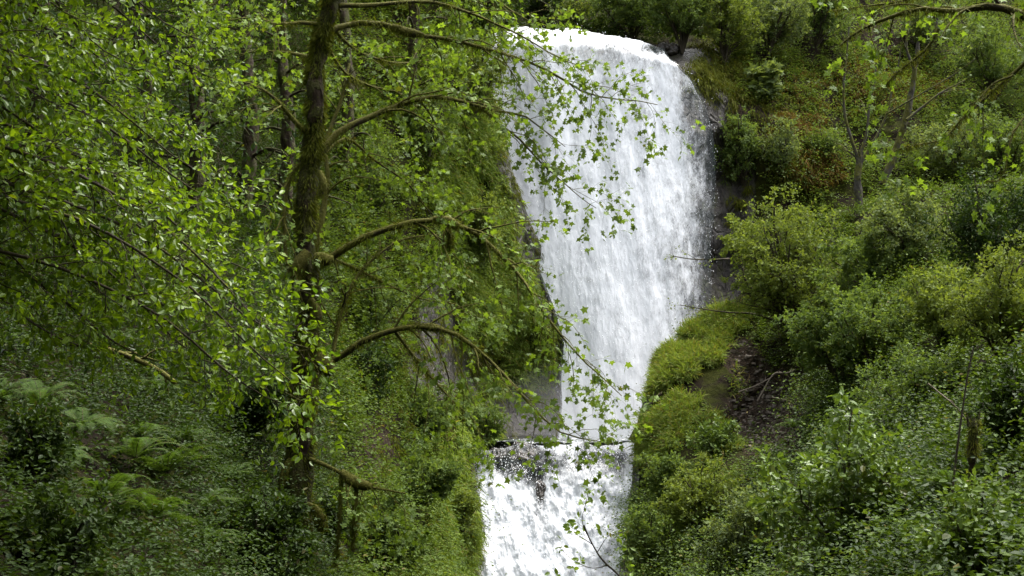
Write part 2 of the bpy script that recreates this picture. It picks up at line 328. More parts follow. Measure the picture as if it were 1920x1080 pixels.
def scatter(key, n, dens, frame=(-500, 2650, -200, 1450)):
    S = SH[key]; px = S['px'][:-1, :-1]; py = S['py'][:-1, :-1]
    w = S['area']*dens(px, py)*(px > frame[0])*(px < frame[1])*(py > frame[2])*(py < frame[3])
    if key == 'A': w[:, 299:] = 0; w[-2:] = 0
    if key == 'B': w[:, :8] = 0; w[:, -2:] = 0; w[-2:] = 0
    w = w.ravel(); c = np.cumsum(w); r = rng.random(n)*c[-1]; k = np.searchsorted(c, r).clip(0, len(w)-1)
    nv = px.shape[1]; i, j = k//nv, k % nv; a, b = rng.random((2, n, 1)); W = S['W']
    pos = W[i, j]*(1-a)*(1-b)+W[i+1, j]*a*(1-b)+W[i, j+1]*(1-a)*b+W[i+1, j+1]*a*b
    return pos, S['n'][i, j], px[i, j], py[i, j]
def on(key, px, py):
    S = SH[key]; d = (S['px']-px)**2+(S['py']-py)**2
    if key == 'A': d[:, 300:] = 1e9
    if key == 'B': d[:, :8] = 1e9
    k = np.argmin(d); return S['W'].reshape(-1, 3)[k].copy()

# ------------------------------------------------------------------ leaves
TPL = {
 'diamond': (np.array([[0, 0, 0], [.5, .30, .10], [1, 0, 0], [.5, -.30, .10]]), [[0, 2, 1], [0, 3, 2]]),
 'oval': (np.array([[0, 0, 0], [.28, .26, .06], [.68, .25, .05], [1, 0, -.06], [.68, -.25, .05], [.28, -.26, .06]]), [[0, 3, 2, 1], [0, 5, 4, 3]]),
 'maple': (np.array([[.35, 0, 0], [0, 0, 0], [-.12, .40, -.05], [.22, .30, .03], [.42, .62, -.06], [.58, .24, .03], [1, 0, -.08], [.58, -.24, .03], [.42, -.62, -.06], [.22, -.30, .03], [-.12, -.40, -.05]]),
           [[0, 2, 1], [0, 3, 2], [0, 4, 3], [0, 5, 4], [0, 6, 5], [0, 7, 6], [0, 8, 7], [0, 9, 8], [0, 10, 9], [0, 1, 10]]),
 'blade': (np.array([[0, .035, 0], [0, -.035, 0], [.4, .03, .06], [.4, -.03, .06], [.75, .02, .0], [.75, -.02, .0], [1, 0, -.16]]), [[0, 1, 3, 2], [2, 3, 5, 4], [4, 5, 6]]),
 'strand': (np.array([[0, .05, 0], [0, -.05, 0], [.5, .04, .05], [.5, -.04, .05], [1, 0, 0]]), [[0, 1, 3, 2], [2, 3, 4]]),
}
def leaves(name, mat, tpl, pos, ax, nr, size, tint, parent=None, width=1.0, origin=None):
    tv, tf = TPL[tpl]; n = len(pos); ax = unit(ax); sd = unit(np.cross(nr, ax)); nr = np.cross(ax, sd)
    size = np.broadcast_to(np.asarray(size, float), (n,)); s = size[:, None, None]
    V = pos[:, None]+s*(tv[None, :, 0:1]*ax[:, None]+width*tv[None, :, 1:2]*sd[:, None]+tv[None, :, 2:3]*nr[:, None])
    nvt = len(tv); base = (np.arange(n)*nvt)[:, None]
    fl = np.concatenate([np.array(f) for f in tf]); lt = np.array([len(f) for f in tf])
    if origin is not None: V = V-np.asarray(origin)
    return mesh_obj(name, V, (base+fl[None]).ravel(), np.tile(lt, n), M[mat], parent, smooth=False, attrs={'tint': np.repeat(tint, nvt, 0)})
def rdir(n): return unit(rng.normal(size=(n, 3)))
def tints(n, clump=None, odd=.02, spread=.35):
    c = rng.random(n) if clump is None else clump
    a = (c*(1-spread)+rng.random(n)*spread).clip(0, 1)
    return np.stack([a, (rng.random(n) < odd)*rng.random(n), np.zeros(n)], -1)
def cover(name, mat, tpl, key, nplant, per, rad, height, size, dens, label, odd=.03, droop=.3, width=1.0, nst=4, gap=.18):
    """many little plants on a sheet: nobody could count them, so one object of kind stuff.
    Each plant is a few arching sprays with leaves set along them."""
    pos, nm, px, py = scatter(key, nplant, dens)
    g = fbm(pos, 1.0, 3, 84)+.5*fbm(pos, 3.1, 2, 85); keep = g > -gap-.12+.25*rng.random(nplant); pos, nm = pos[keep], nm[keep]; nplant = len(pos)
    up = unit(nm*.75+np.array([0, 0, .7]))
    clump = (fbm(pos, 1.3, 3, 40)*1.1+.5).clip(0, 1)*.7+rng.random(nplant)*.3
    big = (.55+1.5*rng.random(nplant)**2.5)*(.6+1.3*(fbm(pos, .8, 3, 61)+.25).clip(0, 1))
    if tpl in ('blade', 'strand'):
        d = unit(rdir(nplant*per).reshape(nplant, per, 3)+1.0*up[:, None])
        q = (pos[:, None]+d*rng.random((nplant, per, 1))**.4*big[:, None, None]*rad+up[:, None]*height*rng.random((nplant, per, 1))).reshape(-1, 3)
        out = d.reshape(-1, 3); m = len(q); ax = unit(out*.8+rdir(m)*.6+np.array([0, 0, -droop])); nr = unit(np.array([0, 0, .6])+rdir(m)*.8+out*.4)
        cl = np.repeat(clump, per)
    else:
        k = max(per//nst, 3); N = nplant*nst
        d0 = unit(rdir(N)*.9+1.0*np.repeat(up, nst, 0)); L = (rad*1.15+height)*np.repeat(big, nst)*(.6+.8*rng.random(N)); hz = rdir(N)
        t = .2+.8*(np.arange(k)[None]+rng.random((N, k)))/k; T_ = t[..., None]
        bend = unit(d0*np.array([1, 1, .2])+.4*hz+np.array([0, 0, -.25]))
        c = np.repeat(pos, nst, 0)[:, None]+L[:, None, None]*(d0[:, None]*T_*(1-.35*T_)+bend[:, None]*.45*T_**2)
        tg = unit(d0[:, None]*(1-.7*T_)+bend[:, None]*.9*T_); sd = unit(np.cross(tg, np.array([0, 0, 1.])+.25*hz[:, None])); upn = np.cross(sd, tg)
        sg = np.where((np.arange(k) % 2)[None, :, None] > 0, 1., -1.)
        m = N*k; q = c.reshape(-1, 3)+rdir(m)*size*.25
        ax = unit((sd*sg*.9+tg*.55).reshape(-1, 3)+rdir(m)*.35+np.array([0, 0, -droop*.6])); nr = unit(upn.reshape(-1, 3)+rdir(m)*.45)
        cl = (np.repeat(clump, nst*k)*.75+.25*np.repeat(rng.random(N), k)+.12*(t.ravel()-.5)).clip(0, 1)
    tn = tints(m, cl, odd)
    sz = size*(.6+.7*rng.random(m))
    return tag(leaves(name, mat, tpl, q, ax, nr, sz, tn, width=width), label, kind='stuff')

# ------------------------------------------------------------------ tubes and branching
def tubes(polys, radii, k=6):
    """polys (M,n,3), radii (M,n) -> verts, quads"""
    polys = np.asarray(polys, float); radii = np.asarray(radii, float); Mn, n = polys.shape[:2]
    t = np.gradient(polys, axis=1); t = unit(t)
    ref = np.where(np.abs(t[:, :1, 2:3]) > .8, np.array([1., 0, 0]), np.array([0, 0, 1.])); ref = np.broadcast_to(ref, t.shape)
    a = unit(np.cross(t, ref)); b = np.cross(t, a)
    th = np.linspace(0, 2*math.pi, k, endpoint=False)
    V = polys[:, :, None]+radii[:, :, None, None]*(np.cos(th)[None, None, :, None]*a[:, :, None]+np.sin(th)[None, None, :, None]*b[:, :, None])
    idx = np.arange(Mn*n*k).reshape(Mn, n, k); nx = np.roll(idx, -1, 2)
    f = np.stack([idx[:, :-1], nx[:, :-1], nx[:, 1:], idx[:, 1:]], -1).reshape(-1, 4)
    return V.reshape(-1, 3), f
def tube_obj(name, mat, groups, parent=None, origin=None, bumpy=0):
    Vs, Fs, o = [], [], 0
    for polys, radii, k in groups:
        if len(polys) == 0: continue
        V, f = tubes(polys, radii, k)
        Vs.append(V); Fs.append(f+o); o += len(V)
    V = np.concatenate(Vs); f = np.concatenate(Fs)
    if bumpy: V = V+bumpy*np.stack([fbm(V*np.array([1, 1, .6]), 4, 4, s)+.5*fbm(V*np.array([1, 1, .25]), 17, 3, s+5) for s in (1, 2, 3)], -1)
    if origin is not None: V = V-np.asarray(origin)
    return mesh_obj(name, V, f, np.full(len(f), 4), M[mat], parent)
def smooth_poly(pts, n):
    pts = np.asarray(pts, float); d = np.concatenate([[0], np.cumsum(np.linalg.norm(np.diff(pts, axis=0), axis=1))])
    # Catmull-Rom through the points
    q = np.vstack([2*pts[0]-pts[1], pts, 2*pts[-1]-pts[-2]]); ts = np.linspace(0, d[-1], n); out = []
    for t in ts:
        i = min(max(np.searchsorted(d, t)-1, 0), len(pts)-2); w = (t-d[i])/max(d[i+1]-d[i], 1e-9)
        p0, p1, p2, p3 = q[i], q[i+1], q[i+2], q[i+3]
        out.append(.5*((2*p1)+(-p0+p2)*w+(2*p0-5*p1+4*p2-p3)*w*w+(-p0+3*p1-3*p2+p3)*w**3))
    return np.array(out)
def spawn(par, prad, nch, length, ang=(35, 65), grav=-.15, jit=.25, n=8, t0=.15, bias=None, taper=.2, rscale=.5):
    """children of each parent polyline"""
    Mn, m = par.shape[:2]; N = Mn*nch
    t = t0+(1-t0)*(np.arange(nch)[None]+rng.random((Mn, nch)))/nch; t = t.clip(0, .995)
    x = t*(m-1); i = x.astype(int).clip(0, m-2); w = (x-i)[..., None]; r = np.arange(Mn)[:, None]
    p0 = par[r, i]*(1-w)+par[r, i+1]*w; tg = unit(par[r, i+1]-par[r, i]); rad = (prad[r, i]*(1-w[..., 0])+prad[r, i+1]*w[..., 0])
    p0 = p0.reshape(N, 3); tg = tg.reshape(N, 3); rad = rad.reshape(N)
    pr = rdir(N); pr = unit(pr-(pr*tg).sum(-1, keepdims=True)*tg)
    if bias is not None: pr = unit(pr+np.asarray(bias)); pr = unit(pr-(pr*tg).sum(-1, keepdims=True)*tg*.8)
    an = np.radians(rng.uniform(*ang, N))[:, None]
    d = unit(tg*np.cos(an)+pr*np.sin(an))
    L = length*(.55+.75*rng.random(N))*(1.15-.55*t.reshape(N)); st = (L/(n-1))[:, None]
    pts = [p0]; 
    for s in range(n-1):
        d = unit(d+rdir(N)*jit*.6+np.array([0, 0, grav])*(.35)); pts.append(pts[-1]+d*st)
    pts = np.stack(pts, 1); r0 = np.maximum(rad*rscale, .0018)
    rr = r0[:, None]*np.linspace(1, taper, n)[None]
    return pts, rr
def twig_leaves(polys, per, size, droop=.25, flat=.7, t0=.15, off=.02):
    Mn, m = polys.shape[:2]; N = Mn*per
    t = t0+(1-t0)*rng.random((Mn, per)); x = t*(m-1); i = x.astype(int).clip(0, m-2); w = (x-i)[..., None]; r = np.arange(Mn)[:, None]
    p = (polys[r, i]*(1-w)+polys[r, i+1]*w).reshape(N, 3); tg = unit(polys[r, i+1]-polys[r, i]).reshape(N, 3)
    ax = unit(tg*.6+rdir(N)*.8+np.array([0, 0, -droop])); nr = unit(np.array([0, 0, flat])+rdir(N)*.8)
    clump = np.repeat(rng.random(Mn), per)
    return p+ax*off, ax, nr, size*(.45+.95*rng.random(N)), clump

def shrub(name, cat, label, key, px, py, hpx, wpx, mat='shrub', leaf='diamond', lsize=.08, dens=1.0, stems=7, bark='twig', group=None, lean=0., up=1.0, bare=0, part='foliage', Yoff=0.):
    b = on(key, px, py); Y = b[1]; m = Y/F; h = hpx*m; w = wpx*m*.5
    b = b+np.array([0, Yoff, 0])
    root = empty(name, b); tag(root, label, cat, group)
    n = 7; ang = rng.random(stems)*2*math.pi; sp_ = np.sqrt(rng.random(stems))
    tip = np.stack([np.cos(ang)*sp_*w*.75+lean*w, np.sin(ang)*sp_*w*.6-.1*w, h*(.95-.45*sp_**2)*(.75+.3*rng.random(stems))], -1)
    s = np.linspace(0, 1, n)[None, :, None]; mid = np.stack([tip[:, 0]*.35, tip[:, 1]*.35, tip[:, 2]*.55], -1)
    st = 2*s*(1-s)*mid[:, None]+s*s*tip[:, None]; st = st+rng.normal(size=st.shape)*.02*h*s; st = st+b
    r0 = .012+.012*h; sr = r0*np.linspace(1, .3, n)[None]*(.6+.6*rng.random((stems, 1)))
    L2 = .36*(h+w)/2; l2, r2 = spawn(st, sr, 9, L2, (30, 75), .10*up, .5, 6, .22)
    l3, r3 = spawn(l2, r2, 4, L2*.5, (30, 70), .02, .5, 5, .2)
    tube_obj('stem', bark, [(st, sr, 5), (l2, r2, 4), (l3, r3, 3)], root, b)
    area = h*w*4; ntw = len(l3)+len(l2)
    per = int(max(3, dens*6.5*area/(.5*lsize**2*.6)/len(l3)*.4)); per = min(per, 45)
    p, ax, nr, sz, cl = twig_leaves(l3, per, lsize, off=.02)
    nj = rng.normal(size=p.shape)*lsize*.35; p = p+nj
    cz = (fbm(p, 1.6, 2, 77)*.8+.5).clip(0, 1)
    leaves(part, mat, leaf, p, ax, nr, sz, tints(len(p), cl*.5+cz*.5, .03), root, origin=b)
    return root
def tree(name, cat, label, trunkpts, rad, limbs, mat='maple', leaf='maple', lsize=.1, bark='bark', l2=(7, 1.1), l3=(4, .45), per=5, grav=-.25, up=None, group=None, t0=.25, mossy=0):
    """trunk and limbs as world polylines; each limb is a branch with its own leaves"""
    root = empty(name, trunkpts[0]); o = np.array(trunkpts[0], float); tag(root, label, cat, group)
    tp = smooth_poly(trunkpts, 110)
    rr = np.interp(np.linspace(0, 1, 110), np.linspace(0, 1, len(rad)), rad)
    tube_obj('trunk', bark, [(tp[None], rr[None], 28)], root, o, bumpy=rad[0]*.5)
    for li, (pts, r0, r1, *big_) in enumerate(limbs):
        lp = smooth_poly(pts, 18)[None]; lr = (r0+(r1-r0)*np.linspace(0, 1, 18)**.8)[None]
        LL = np.linalg.norm(np.diff(lp[0], axis=0), axis=1).sum()
        n2 = max(3, int(l2[0]*LL/3)); a, ar = spawn(lp, lr, n2, l2[1], (30, 65), grav, .35, 8, t0)
        b, br = spawn(a, ar, l3[0], l3[1], (30, 65), grav, .4, 6, .15)
        bo = tube_obj('branch', bark if not mossy else 'moss_limb', [(lp, lr, 9), (a, ar, 5), (b, br, 3)], root, o, bumpy=.012)
        tw = np.concatenate([b[:, ::1], a[:, [0, 2, 3, 4, 5, 7]]]) if True else b
        p, ax, nr, sz, cl = twig_leaves(tw, per if not big_ else 2, big_[0] if big_ else lsize, off=.03)
        leaves('foliage', mat, leaf, p, ax, nr, sz, tints(len(p), cl), bo, origin=o)
    return root

# ------------------------------------------------------------------ water
def lerp_rows(v, Lf, Rf, y0, y1, nu):
    py0 = y0+(y1-y0)*v[None, :]; u = np.linspace(0, 1, nu)[:, None]
    L = Lf(py0); Rr = Rf(py0); return L+(Rr-L)*u, py0+0*u, u+0*py0
Lf = lambda y: interp(y, [(40, 935), (90, 890), (110, 886), (170, 900), (230, 918), (300, 945), (370, 975), (430, 985), (510, 1010), (580, 1036), (640, 1055), (700, 1050), (760, 1052), (830, 1045)])
Rf = lambda y: interp(y, [(40, 1238), (75, 1254), (100, 1276), (132, 1303), (180, 1324), (230, 1336), (300, 1343), (380, 1341), (460, 1333), (540, 1333), (620, 1330), (830, 1260)])
v = np.linspace(0, 1, 900); px, py0, uu = lerp_rows(v, Lf, Rf, 55, 836, 430)
top = interp(px[:, 0], [(900, 62), (985, 52), (1100, 55), (1180, 72), (1225, 82), (1250, 96), (1285, 122)])[:, None]
vv = (py0-55)/781
py = py0+(1-vv)**6*(top-55)+5*(1-vv)**14*fbm(np.stack([px/26, 0*px, 0*px], -1), 1, 4, 72)
Yw = fallY(px, py)+.35 + 1.5*sstep(100, 40, py-(top-55))**2
base = P(px, py, Yw); fu = base[..., 0]*1.0; fv = -base[..., 2]
q = np.stack([fu*1.5, fv*.8, 0*fu], -1); q2 = np.stack([fu*.7, fv*.12, 0*fu], -1); q3 = np.stack([fu*7, fv*2.4, 0*fu+3], -1)
n1, n2, n3 = fbm(q, 1, 4, 5), fbm(q2, 1, 3, 15), fbm(q3, 1, 4, 25)
base[..., 1] -= .035*n1+.22*n2+.012*n3; base[..., 2] += .03*n1+.01*n3; base[..., 0] += .03*fbm(q3, .7, 3, 35)
thin = .08+.42*sstep(.80, 1.0, uu+.05*n1+.03*n3)*sstep(90, 220, py)+.15*sstep(.40, .75, uu)*sstep(60, 140, py)*(1-.4*sstep(450, 800, py))*(.75+.8*n2)+.10*sstep(.03, 0, uu)
thin = thin+.10*sstep(135, 80, py)+.10*blob(px, py, 1190, 105, 110, 16)+.22*blob(px, py, 1240, 88, 30, 12)+.10*blob(px, py, 1120, 90, 60, 10) - .12*sstep(600, 800, py)-.03*sstep(.4, 0, uu)
thin = np.where(uu < .012, thin+.35, thin); thin = np.where(uu > .985, thin+.25, thin)
idx = np.arange(px.size).reshape(px.shape); f = np.stack([idx[:-1, :-1], idx[1:, :-1], idx[1:, 1:], idx[:-1, 1:]], -1).reshape(-1, 4)
tag(mesh_obj('upper_waterfall_water', base, f, np.full(len(f), 4), M['fall'], uv=np.stack([fu, fv, thin], -1)), 'tall white curtain of the upper waterfall', kind='structure')
UPW = base
Lf2 = lambda y: interp(y, [(820, 900), (840, 897), (862, 888), (920, 894), (1000, 905), (1040, 900), (1080, 884), (1250, 850)])
Rf2 = lambda y: interp(y, [(820, 1196), (900, 1196), (980, 1184), (1080, 1170), (1250, 1150)])
v = np.linspace(0, 1, 560); px, py, uu = lerp_rows(v, Lf2, Rf2, 829, 1250, 420)
lipn = 9*fbm(np.stack([px/60, 0*px, 0*px], -1), 1, 4, 71)+7*blob(px, py, 925, 830, 40, 200)-4; py = py+lipn*sstep(900, 829, py)
dv = (py-829)/421
Yl = 37.2-1.1*dv**.7-2.6*dv
base = P(px, py, Yl); fu = base[..., 0]; fv = -base[..., 2]
lb_ = 14; tt = np.linspace(1, 0, lb_)[None, :]; base[:, :lb_, 1] += .9*tt**1.3; base[:, :lb_, 2] = base[:, lb_:lb_+1, 2]+.03*(1-tt**2)-.10*tt**2
q = np.stack([fu*1.5, fv*1.1, 0*fu], -1); q3 = np.stack([fu*5, fv*3, 0*fu+3], -1)
n1, n3 = fbm(q, 1, 4, 55), fbm(q3, 1, 4, 65); amp = sstep(840, 940, py)
base[..., 1] -= (.10+.16*amp)*n1+(.03+.05*amp)*n3; base[..., 2] += (.02+.12*amp)*n1+.06*n3*amp
thin = .04+.15*sstep(930, 850, py)
for cx, cy, rx, ry, a in ((985, 868, 66, 34, .34), (1005, 915, 20, 40, .18), (932, 858, 30, 18, .26), (1095, 872, 60, 36, .22), (1150, 862, 30, 26, .16), (1020, 960, 22, 30, .22), (1165, 870, 20, 20, .1)):
    thin = thin+a*blob(px, py, cx, cy, rx, ry, .6)
thin = np.where((uu < .015) | (uu > .985), thin+.3, thin) - .05*sstep(950, 1050, py)
idx = np.arange(px.size).reshape(px.shape); f = np.stack([idx[:-1, :-1], idx[1:, :-1], idx[1:, 1:], idx[:-1, 1:]], -1).reshape(-1, 4)
tag(mesh_obj('lower_waterfall_water', base, f, np.full(len(f), 4), M['cascade'], uv=np.stack([fu, fv, thin], -1)), 'churning white water of the lower cascade', kind='structure')
LOW = base
zl = P(1040, 829, 37.2)[2]
gx, gy = np.meshgrid(np.linspace(-2.2, 4.0, 160), np.linspace(37.3, 44, 190), indexing='ij')
gz = zl-.01+.07*fbm(np.stack([gx, gy, 0*gx], -1), 2.5, 4, 8)
idx = np.arange(gz.size).reshape(gz.shape); f = np.stack([idx[:-1, :-1], idx[1:, :-1], idx[1:, 1:], idx[:-1, 1:]], -1).reshape(-1, 4)
tag(mesh_obj('pool_water', np.stack([gx, gy, gz], -1), f, np.full(len(f), 4), M['pool']), 'small plunge pool between the two falls', kind='structure')
# rock bed behind the lower cascade
pxr, pyr = np.meshgrid(np.linspace(870, 1215, 140), np.linspace(826, 1260, 150), indexing='ij')
dv = (pyr-829)/421; Yr = 37.2-1.1*np.clip(dv, 0, 1)**.7-2.6*dv+.75
br = P(pxr, pyr, Yr); br[..., 1] -= .3*fbm(br, 1.6, 5, 91)+.18*np.abs(fbm(br, 4, 4, 95)); br[..., 2] = np.minimum(br[..., 2]+.1*fbm(br, 2, 4, 97), zl-.22)
idx = np.arange(pxr.size).reshape(pxr.shape); f = np.stack([idx[:-1, :-1], idx[1:, :-1], idx[1:, 1:], idx[:-1, 1:]], -1).reshape(-1, 4)
tag(mesh_obj('streambed_terrain', br, f, np.full(len(f), 4), M['rock']), 'dark wet rock bed behind the lower cascade', kind='structure')
def boulder(label, cx, cy, Y, rx, ry, rz, seed):
    nu, nv = 70, 46; th = np.linspace(0, 2*math.pi, nu, endpoint=False)[:, None]; ph = np.linspace(.001, math.pi-.001, nv)[None, :]
    d = np.stack([np.cos(th)*np.sin(ph), np.sin(th)*np.sin(ph), np.cos(ph)+0*th], -1)
    c = P(cx, cy, Y); ridg = 1+.28*fbm(d*1.4+seed, 1, 3, seed)+.22*(1-2*np.abs(fbm(d*2.6+seed, 1, 4, seed+4)))-.2
    V = d*ridg[..., None]*np.array([rx, ry, rz])
    idx = np.arange(nu*nv).reshape(nu, nv); nx = np.roll(idx, -1, 0)
    f = np.stack([idx[:, :-1], nx[:, :-1], nx[:, 1:], idx[:, 1:]], -1).reshape(-1, 4)
    o = mesh_obj('boulder', V, f, np.full(len(f), 4), M['rock']); o.location = [float(x) for x in c]; return tag(o, label, 'boulder', 'wet boulders at the falls')
boulder('broad dark wet boulder splitting the lip of the lower cascade', 985, 868, 37.35, .80, .55, .52, 3)
boulder('small dark boulder at the left end of the lower lip', 930, 862, 37.3, .36, .4, .32, 8)
boulder('dark rock notch at the right end of the upper waterfall lip', 1252, 98, 48.2, .5, .6, .35, 21)
boulder('narrow dark wet rock showing lower down through the cascade', 1012, 935, 36.6, .22, .35, .5, 12)
# spray: drops thrown off the falls
def spray(name, label, pos, size, stretch):
    n = len(pos); t = np.array([[0, 0, 1], [1, 0, 0], [0, 1, 0], [-1, 0, 0], [0, -1, 0], [0, 0, -1]], float)
    fc = np.array([[0, 1, 2], [0, 2, 3], [0, 3, 4], [0, 4, 1], [5, 2, 1], [5, 3, 2], [5, 4, 3], [5, 1, 4]])
    sz = size*(.3+rng.random(n)**2*.9); V = pos[:, None]+t[None]*sz[:, None, None]*np.array([1, 1, stretch])*(1+0*sz[:, None, None])
    return tag(mesh_obj(name, V, (np.arange(n)[:, None, None]*6+fc[None]).ravel(), np.full(n*8, 3), M['spray']), label, kind='stuff')
n = 9000; i = (rng.beta(1.2, 1.5, n)*400).astype(int); j = (rng.random(n)*899).astype(int)
p = UPW[i, j]+rng.normal(size=(n, 3))*np.array([.10, .16, .12])-np.array([0, .12, 0])
n2 = 500; i = 429-(rng.random(n2)**2*45).astype(int); j = (60+rng.random(n2)*650).astype(int)
p2 = UPW[i, j]+np.stack([np.abs(rng.normal(size=n2))*.09-.02, rng.normal(size=n2)*.15, rng.normal(size=n2)*.2], -1)
spray('spray', 'fine drops flying off the upper waterfall', np.concatenate([p, p2]), .008, 3)
n = 12000; i = (rng.beta(.6, .6, n)*419).astype(int); j = (rng.random(n)**1.0*559).astype(int)
spray('spray', 'splashing drops over the lower cascade', LOW[i, j]+rng.normal(size=(n, 3))*np.array([.08, .2, .1])-np.array([0, .1, 0]), .014, 1.2)
sp_, sn_, _, _ = scatter('B', 900, lambda x, y: coverB(x, y)[1]**2*(x > 1330))
o = boulder_stones = None
nst_ = len(sp_); t = unit(rng.normal(size=(nst_, 8, 3)))*rng.uniform(.6, 1.2, (nst_, 8, 1)); cube = np.array([[-1, -1, -1], [1, -1, -1], [1, 1, -1], [-1, 1, -1], [-1, -1, 1], [1, -1, 1], [1, 1, 1], [-1, 1, 1]])*.8
fc = np.array([[0, 3, 2, 1], [4, 5, 6, 7], [0, 1, 5, 4], [1, 2, 6, 5], [2, 3, 7, 6], [3, 0, 4, 7]])
V = sp_[:, None]+(cube[None]+.45*t)*np.array([1.3, 1, .6])*(.02+.055*rng.random(nst_)**3)[:, None, None]
tag(mesh_obj('rubble', V, (np.arange(nst_)[:, None, None]*8+fc[None]).ravel(), np.full(nst_*6, 4), M['stone'], smooth=False), 'loose brown stones lying in the dirt scar', kind='stuff')
# ------------------------------------------------------------------ ground cover (stuff)
def nrock(f, key):
    def g(px, py):
        rk, dt = {'A': coverA, 'B': coverB, 'C': coverC}[key](px, py)
        return f(px, py)*np.clip(1-1.15*rk, 0, 1)*np.clip(1-1.1*dt, .03, 1)
    return g
one = lambda px, py: np.ones_like(px)
# left hillside: near dark part, middle, far cliff
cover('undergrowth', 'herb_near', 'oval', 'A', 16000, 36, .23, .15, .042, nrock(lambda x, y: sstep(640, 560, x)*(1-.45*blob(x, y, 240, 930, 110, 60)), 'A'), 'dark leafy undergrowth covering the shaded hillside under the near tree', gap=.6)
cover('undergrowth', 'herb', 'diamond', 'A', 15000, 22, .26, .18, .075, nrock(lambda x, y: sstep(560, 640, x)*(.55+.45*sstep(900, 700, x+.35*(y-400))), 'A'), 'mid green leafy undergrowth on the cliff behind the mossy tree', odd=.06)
cover('grass', 'grass', 'blade', 'A', 11000, 14, .14, .10, .22, nrock(lambda x, y: sstep(780, 900, x)*(1.2-.8*sstep(500, 700, y)*(y < 720)), 'A'), 'yellow green grass and moss hanging on the sunlit cliff edge', odd=.12, droop=1.0, width=1.3)
cover('moss', 'mossy', 'strand', 'A', 5200, 14, .12, .05, .17, lambda x, y: sstep(620, 760, x)*(.25+blob(x, y, 985, 480, 45, 260, .5, -12)+blob(x, y, 1045, 700, 30, 90)+blob(x, y, 830, 690, 100, 90)+blob(x, y, 880, 980, 60, 120))*np.clip(1.35-coverA(x, y)[0], 0, 1), 'olive moss curtains hanging down the damp cliff', odd=.15, droop=1.6)
# gorge slope on the right, behind
cover('undergrowth', 'herb_far', 'diamond', 'C', 30000, 22, .32, .25, .078, nrock(lambda x, y: (sstep(1340, 1400, x)+.35*sstep(1265, 1300, x)*(y > 90))*sstep(620, 520, y), 'C'), 'green undergrowth on the far slope beside the upper fall', odd=.05)
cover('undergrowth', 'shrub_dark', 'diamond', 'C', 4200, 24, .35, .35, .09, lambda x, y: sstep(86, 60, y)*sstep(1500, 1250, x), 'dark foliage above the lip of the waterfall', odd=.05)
cover('moss', 'mossy', 'strand', 'C', 2600, 14, .16, .05, .20, lambda x, y: (blob(x, y, 1385, 270, 22, 160, .5)+.5*blob(x, y, 1330, 130, 40, 50)+.15*blob(x, y, 1480, 250, 80, 120)), 'olive moss and hanging grass beside the upper fall', odd=.2, droop=1.6)
cover('moss', 'orange', 'strand', 'C', 1000, 18, .2, .10, .24, lambda x, y: blob(x, y, 1490, 243, 46, 24)+blob(x, y, 1520, 325, 44, 26)+.12*blob(x, y, 1640, 160, 150, 50), 'rusty orange moss on the slope right of the upper fall', odd=.3, droop=1.2)
# right ridge
gB = lambda x, y: blob(x, y, 1290, 690, 120, 60, .45, -42)+blob(x, y, 1240, 760, 50, 110, .5, 12)+.5*blob(x, y, 1340, 760, 80, 120)
cover('grass', 'grass', 'blade', 'B', 11000, 15, .12, .09, .23, nrock(lambda x, y: blob(x, y, 1290, 670, 110, 40, .45, -42)+.7*blob(x, y, 1240, 750, 50, 100, .5, 12)+.1*blob(x, y, 1330, 760, 80, 120), 'B'), 'fresh yellow green grass on the ridge beside the plunge pool', odd=.3, droop=.3, width=1.0, gap=.0)
cover('undergrowth', 'herb', 'diamond', 'B', 16500, 22, .24, .20, .07, nrock(lambda x, y: (.7+.4*sstep(760, 840, y)*sstep(1400, 1300, x)+.55*sstep(1330, 1450, x))*sstep(30, 12, np.zeros_like(x)+10), 'B'), 'green leafy undergrowth covering the ridge', odd=.05)
cover('undergrowth', 'herb_near', 'oval', 'B', 8200, 30, .22, .22, .055, nrock(lambda x, y: sstep(1380, 1560, x)*sstep(620, 800, y)+.3*sstep(900, 1000, y), 'B'), 'low leafy undergrowth on the near right slope', odd=.03)

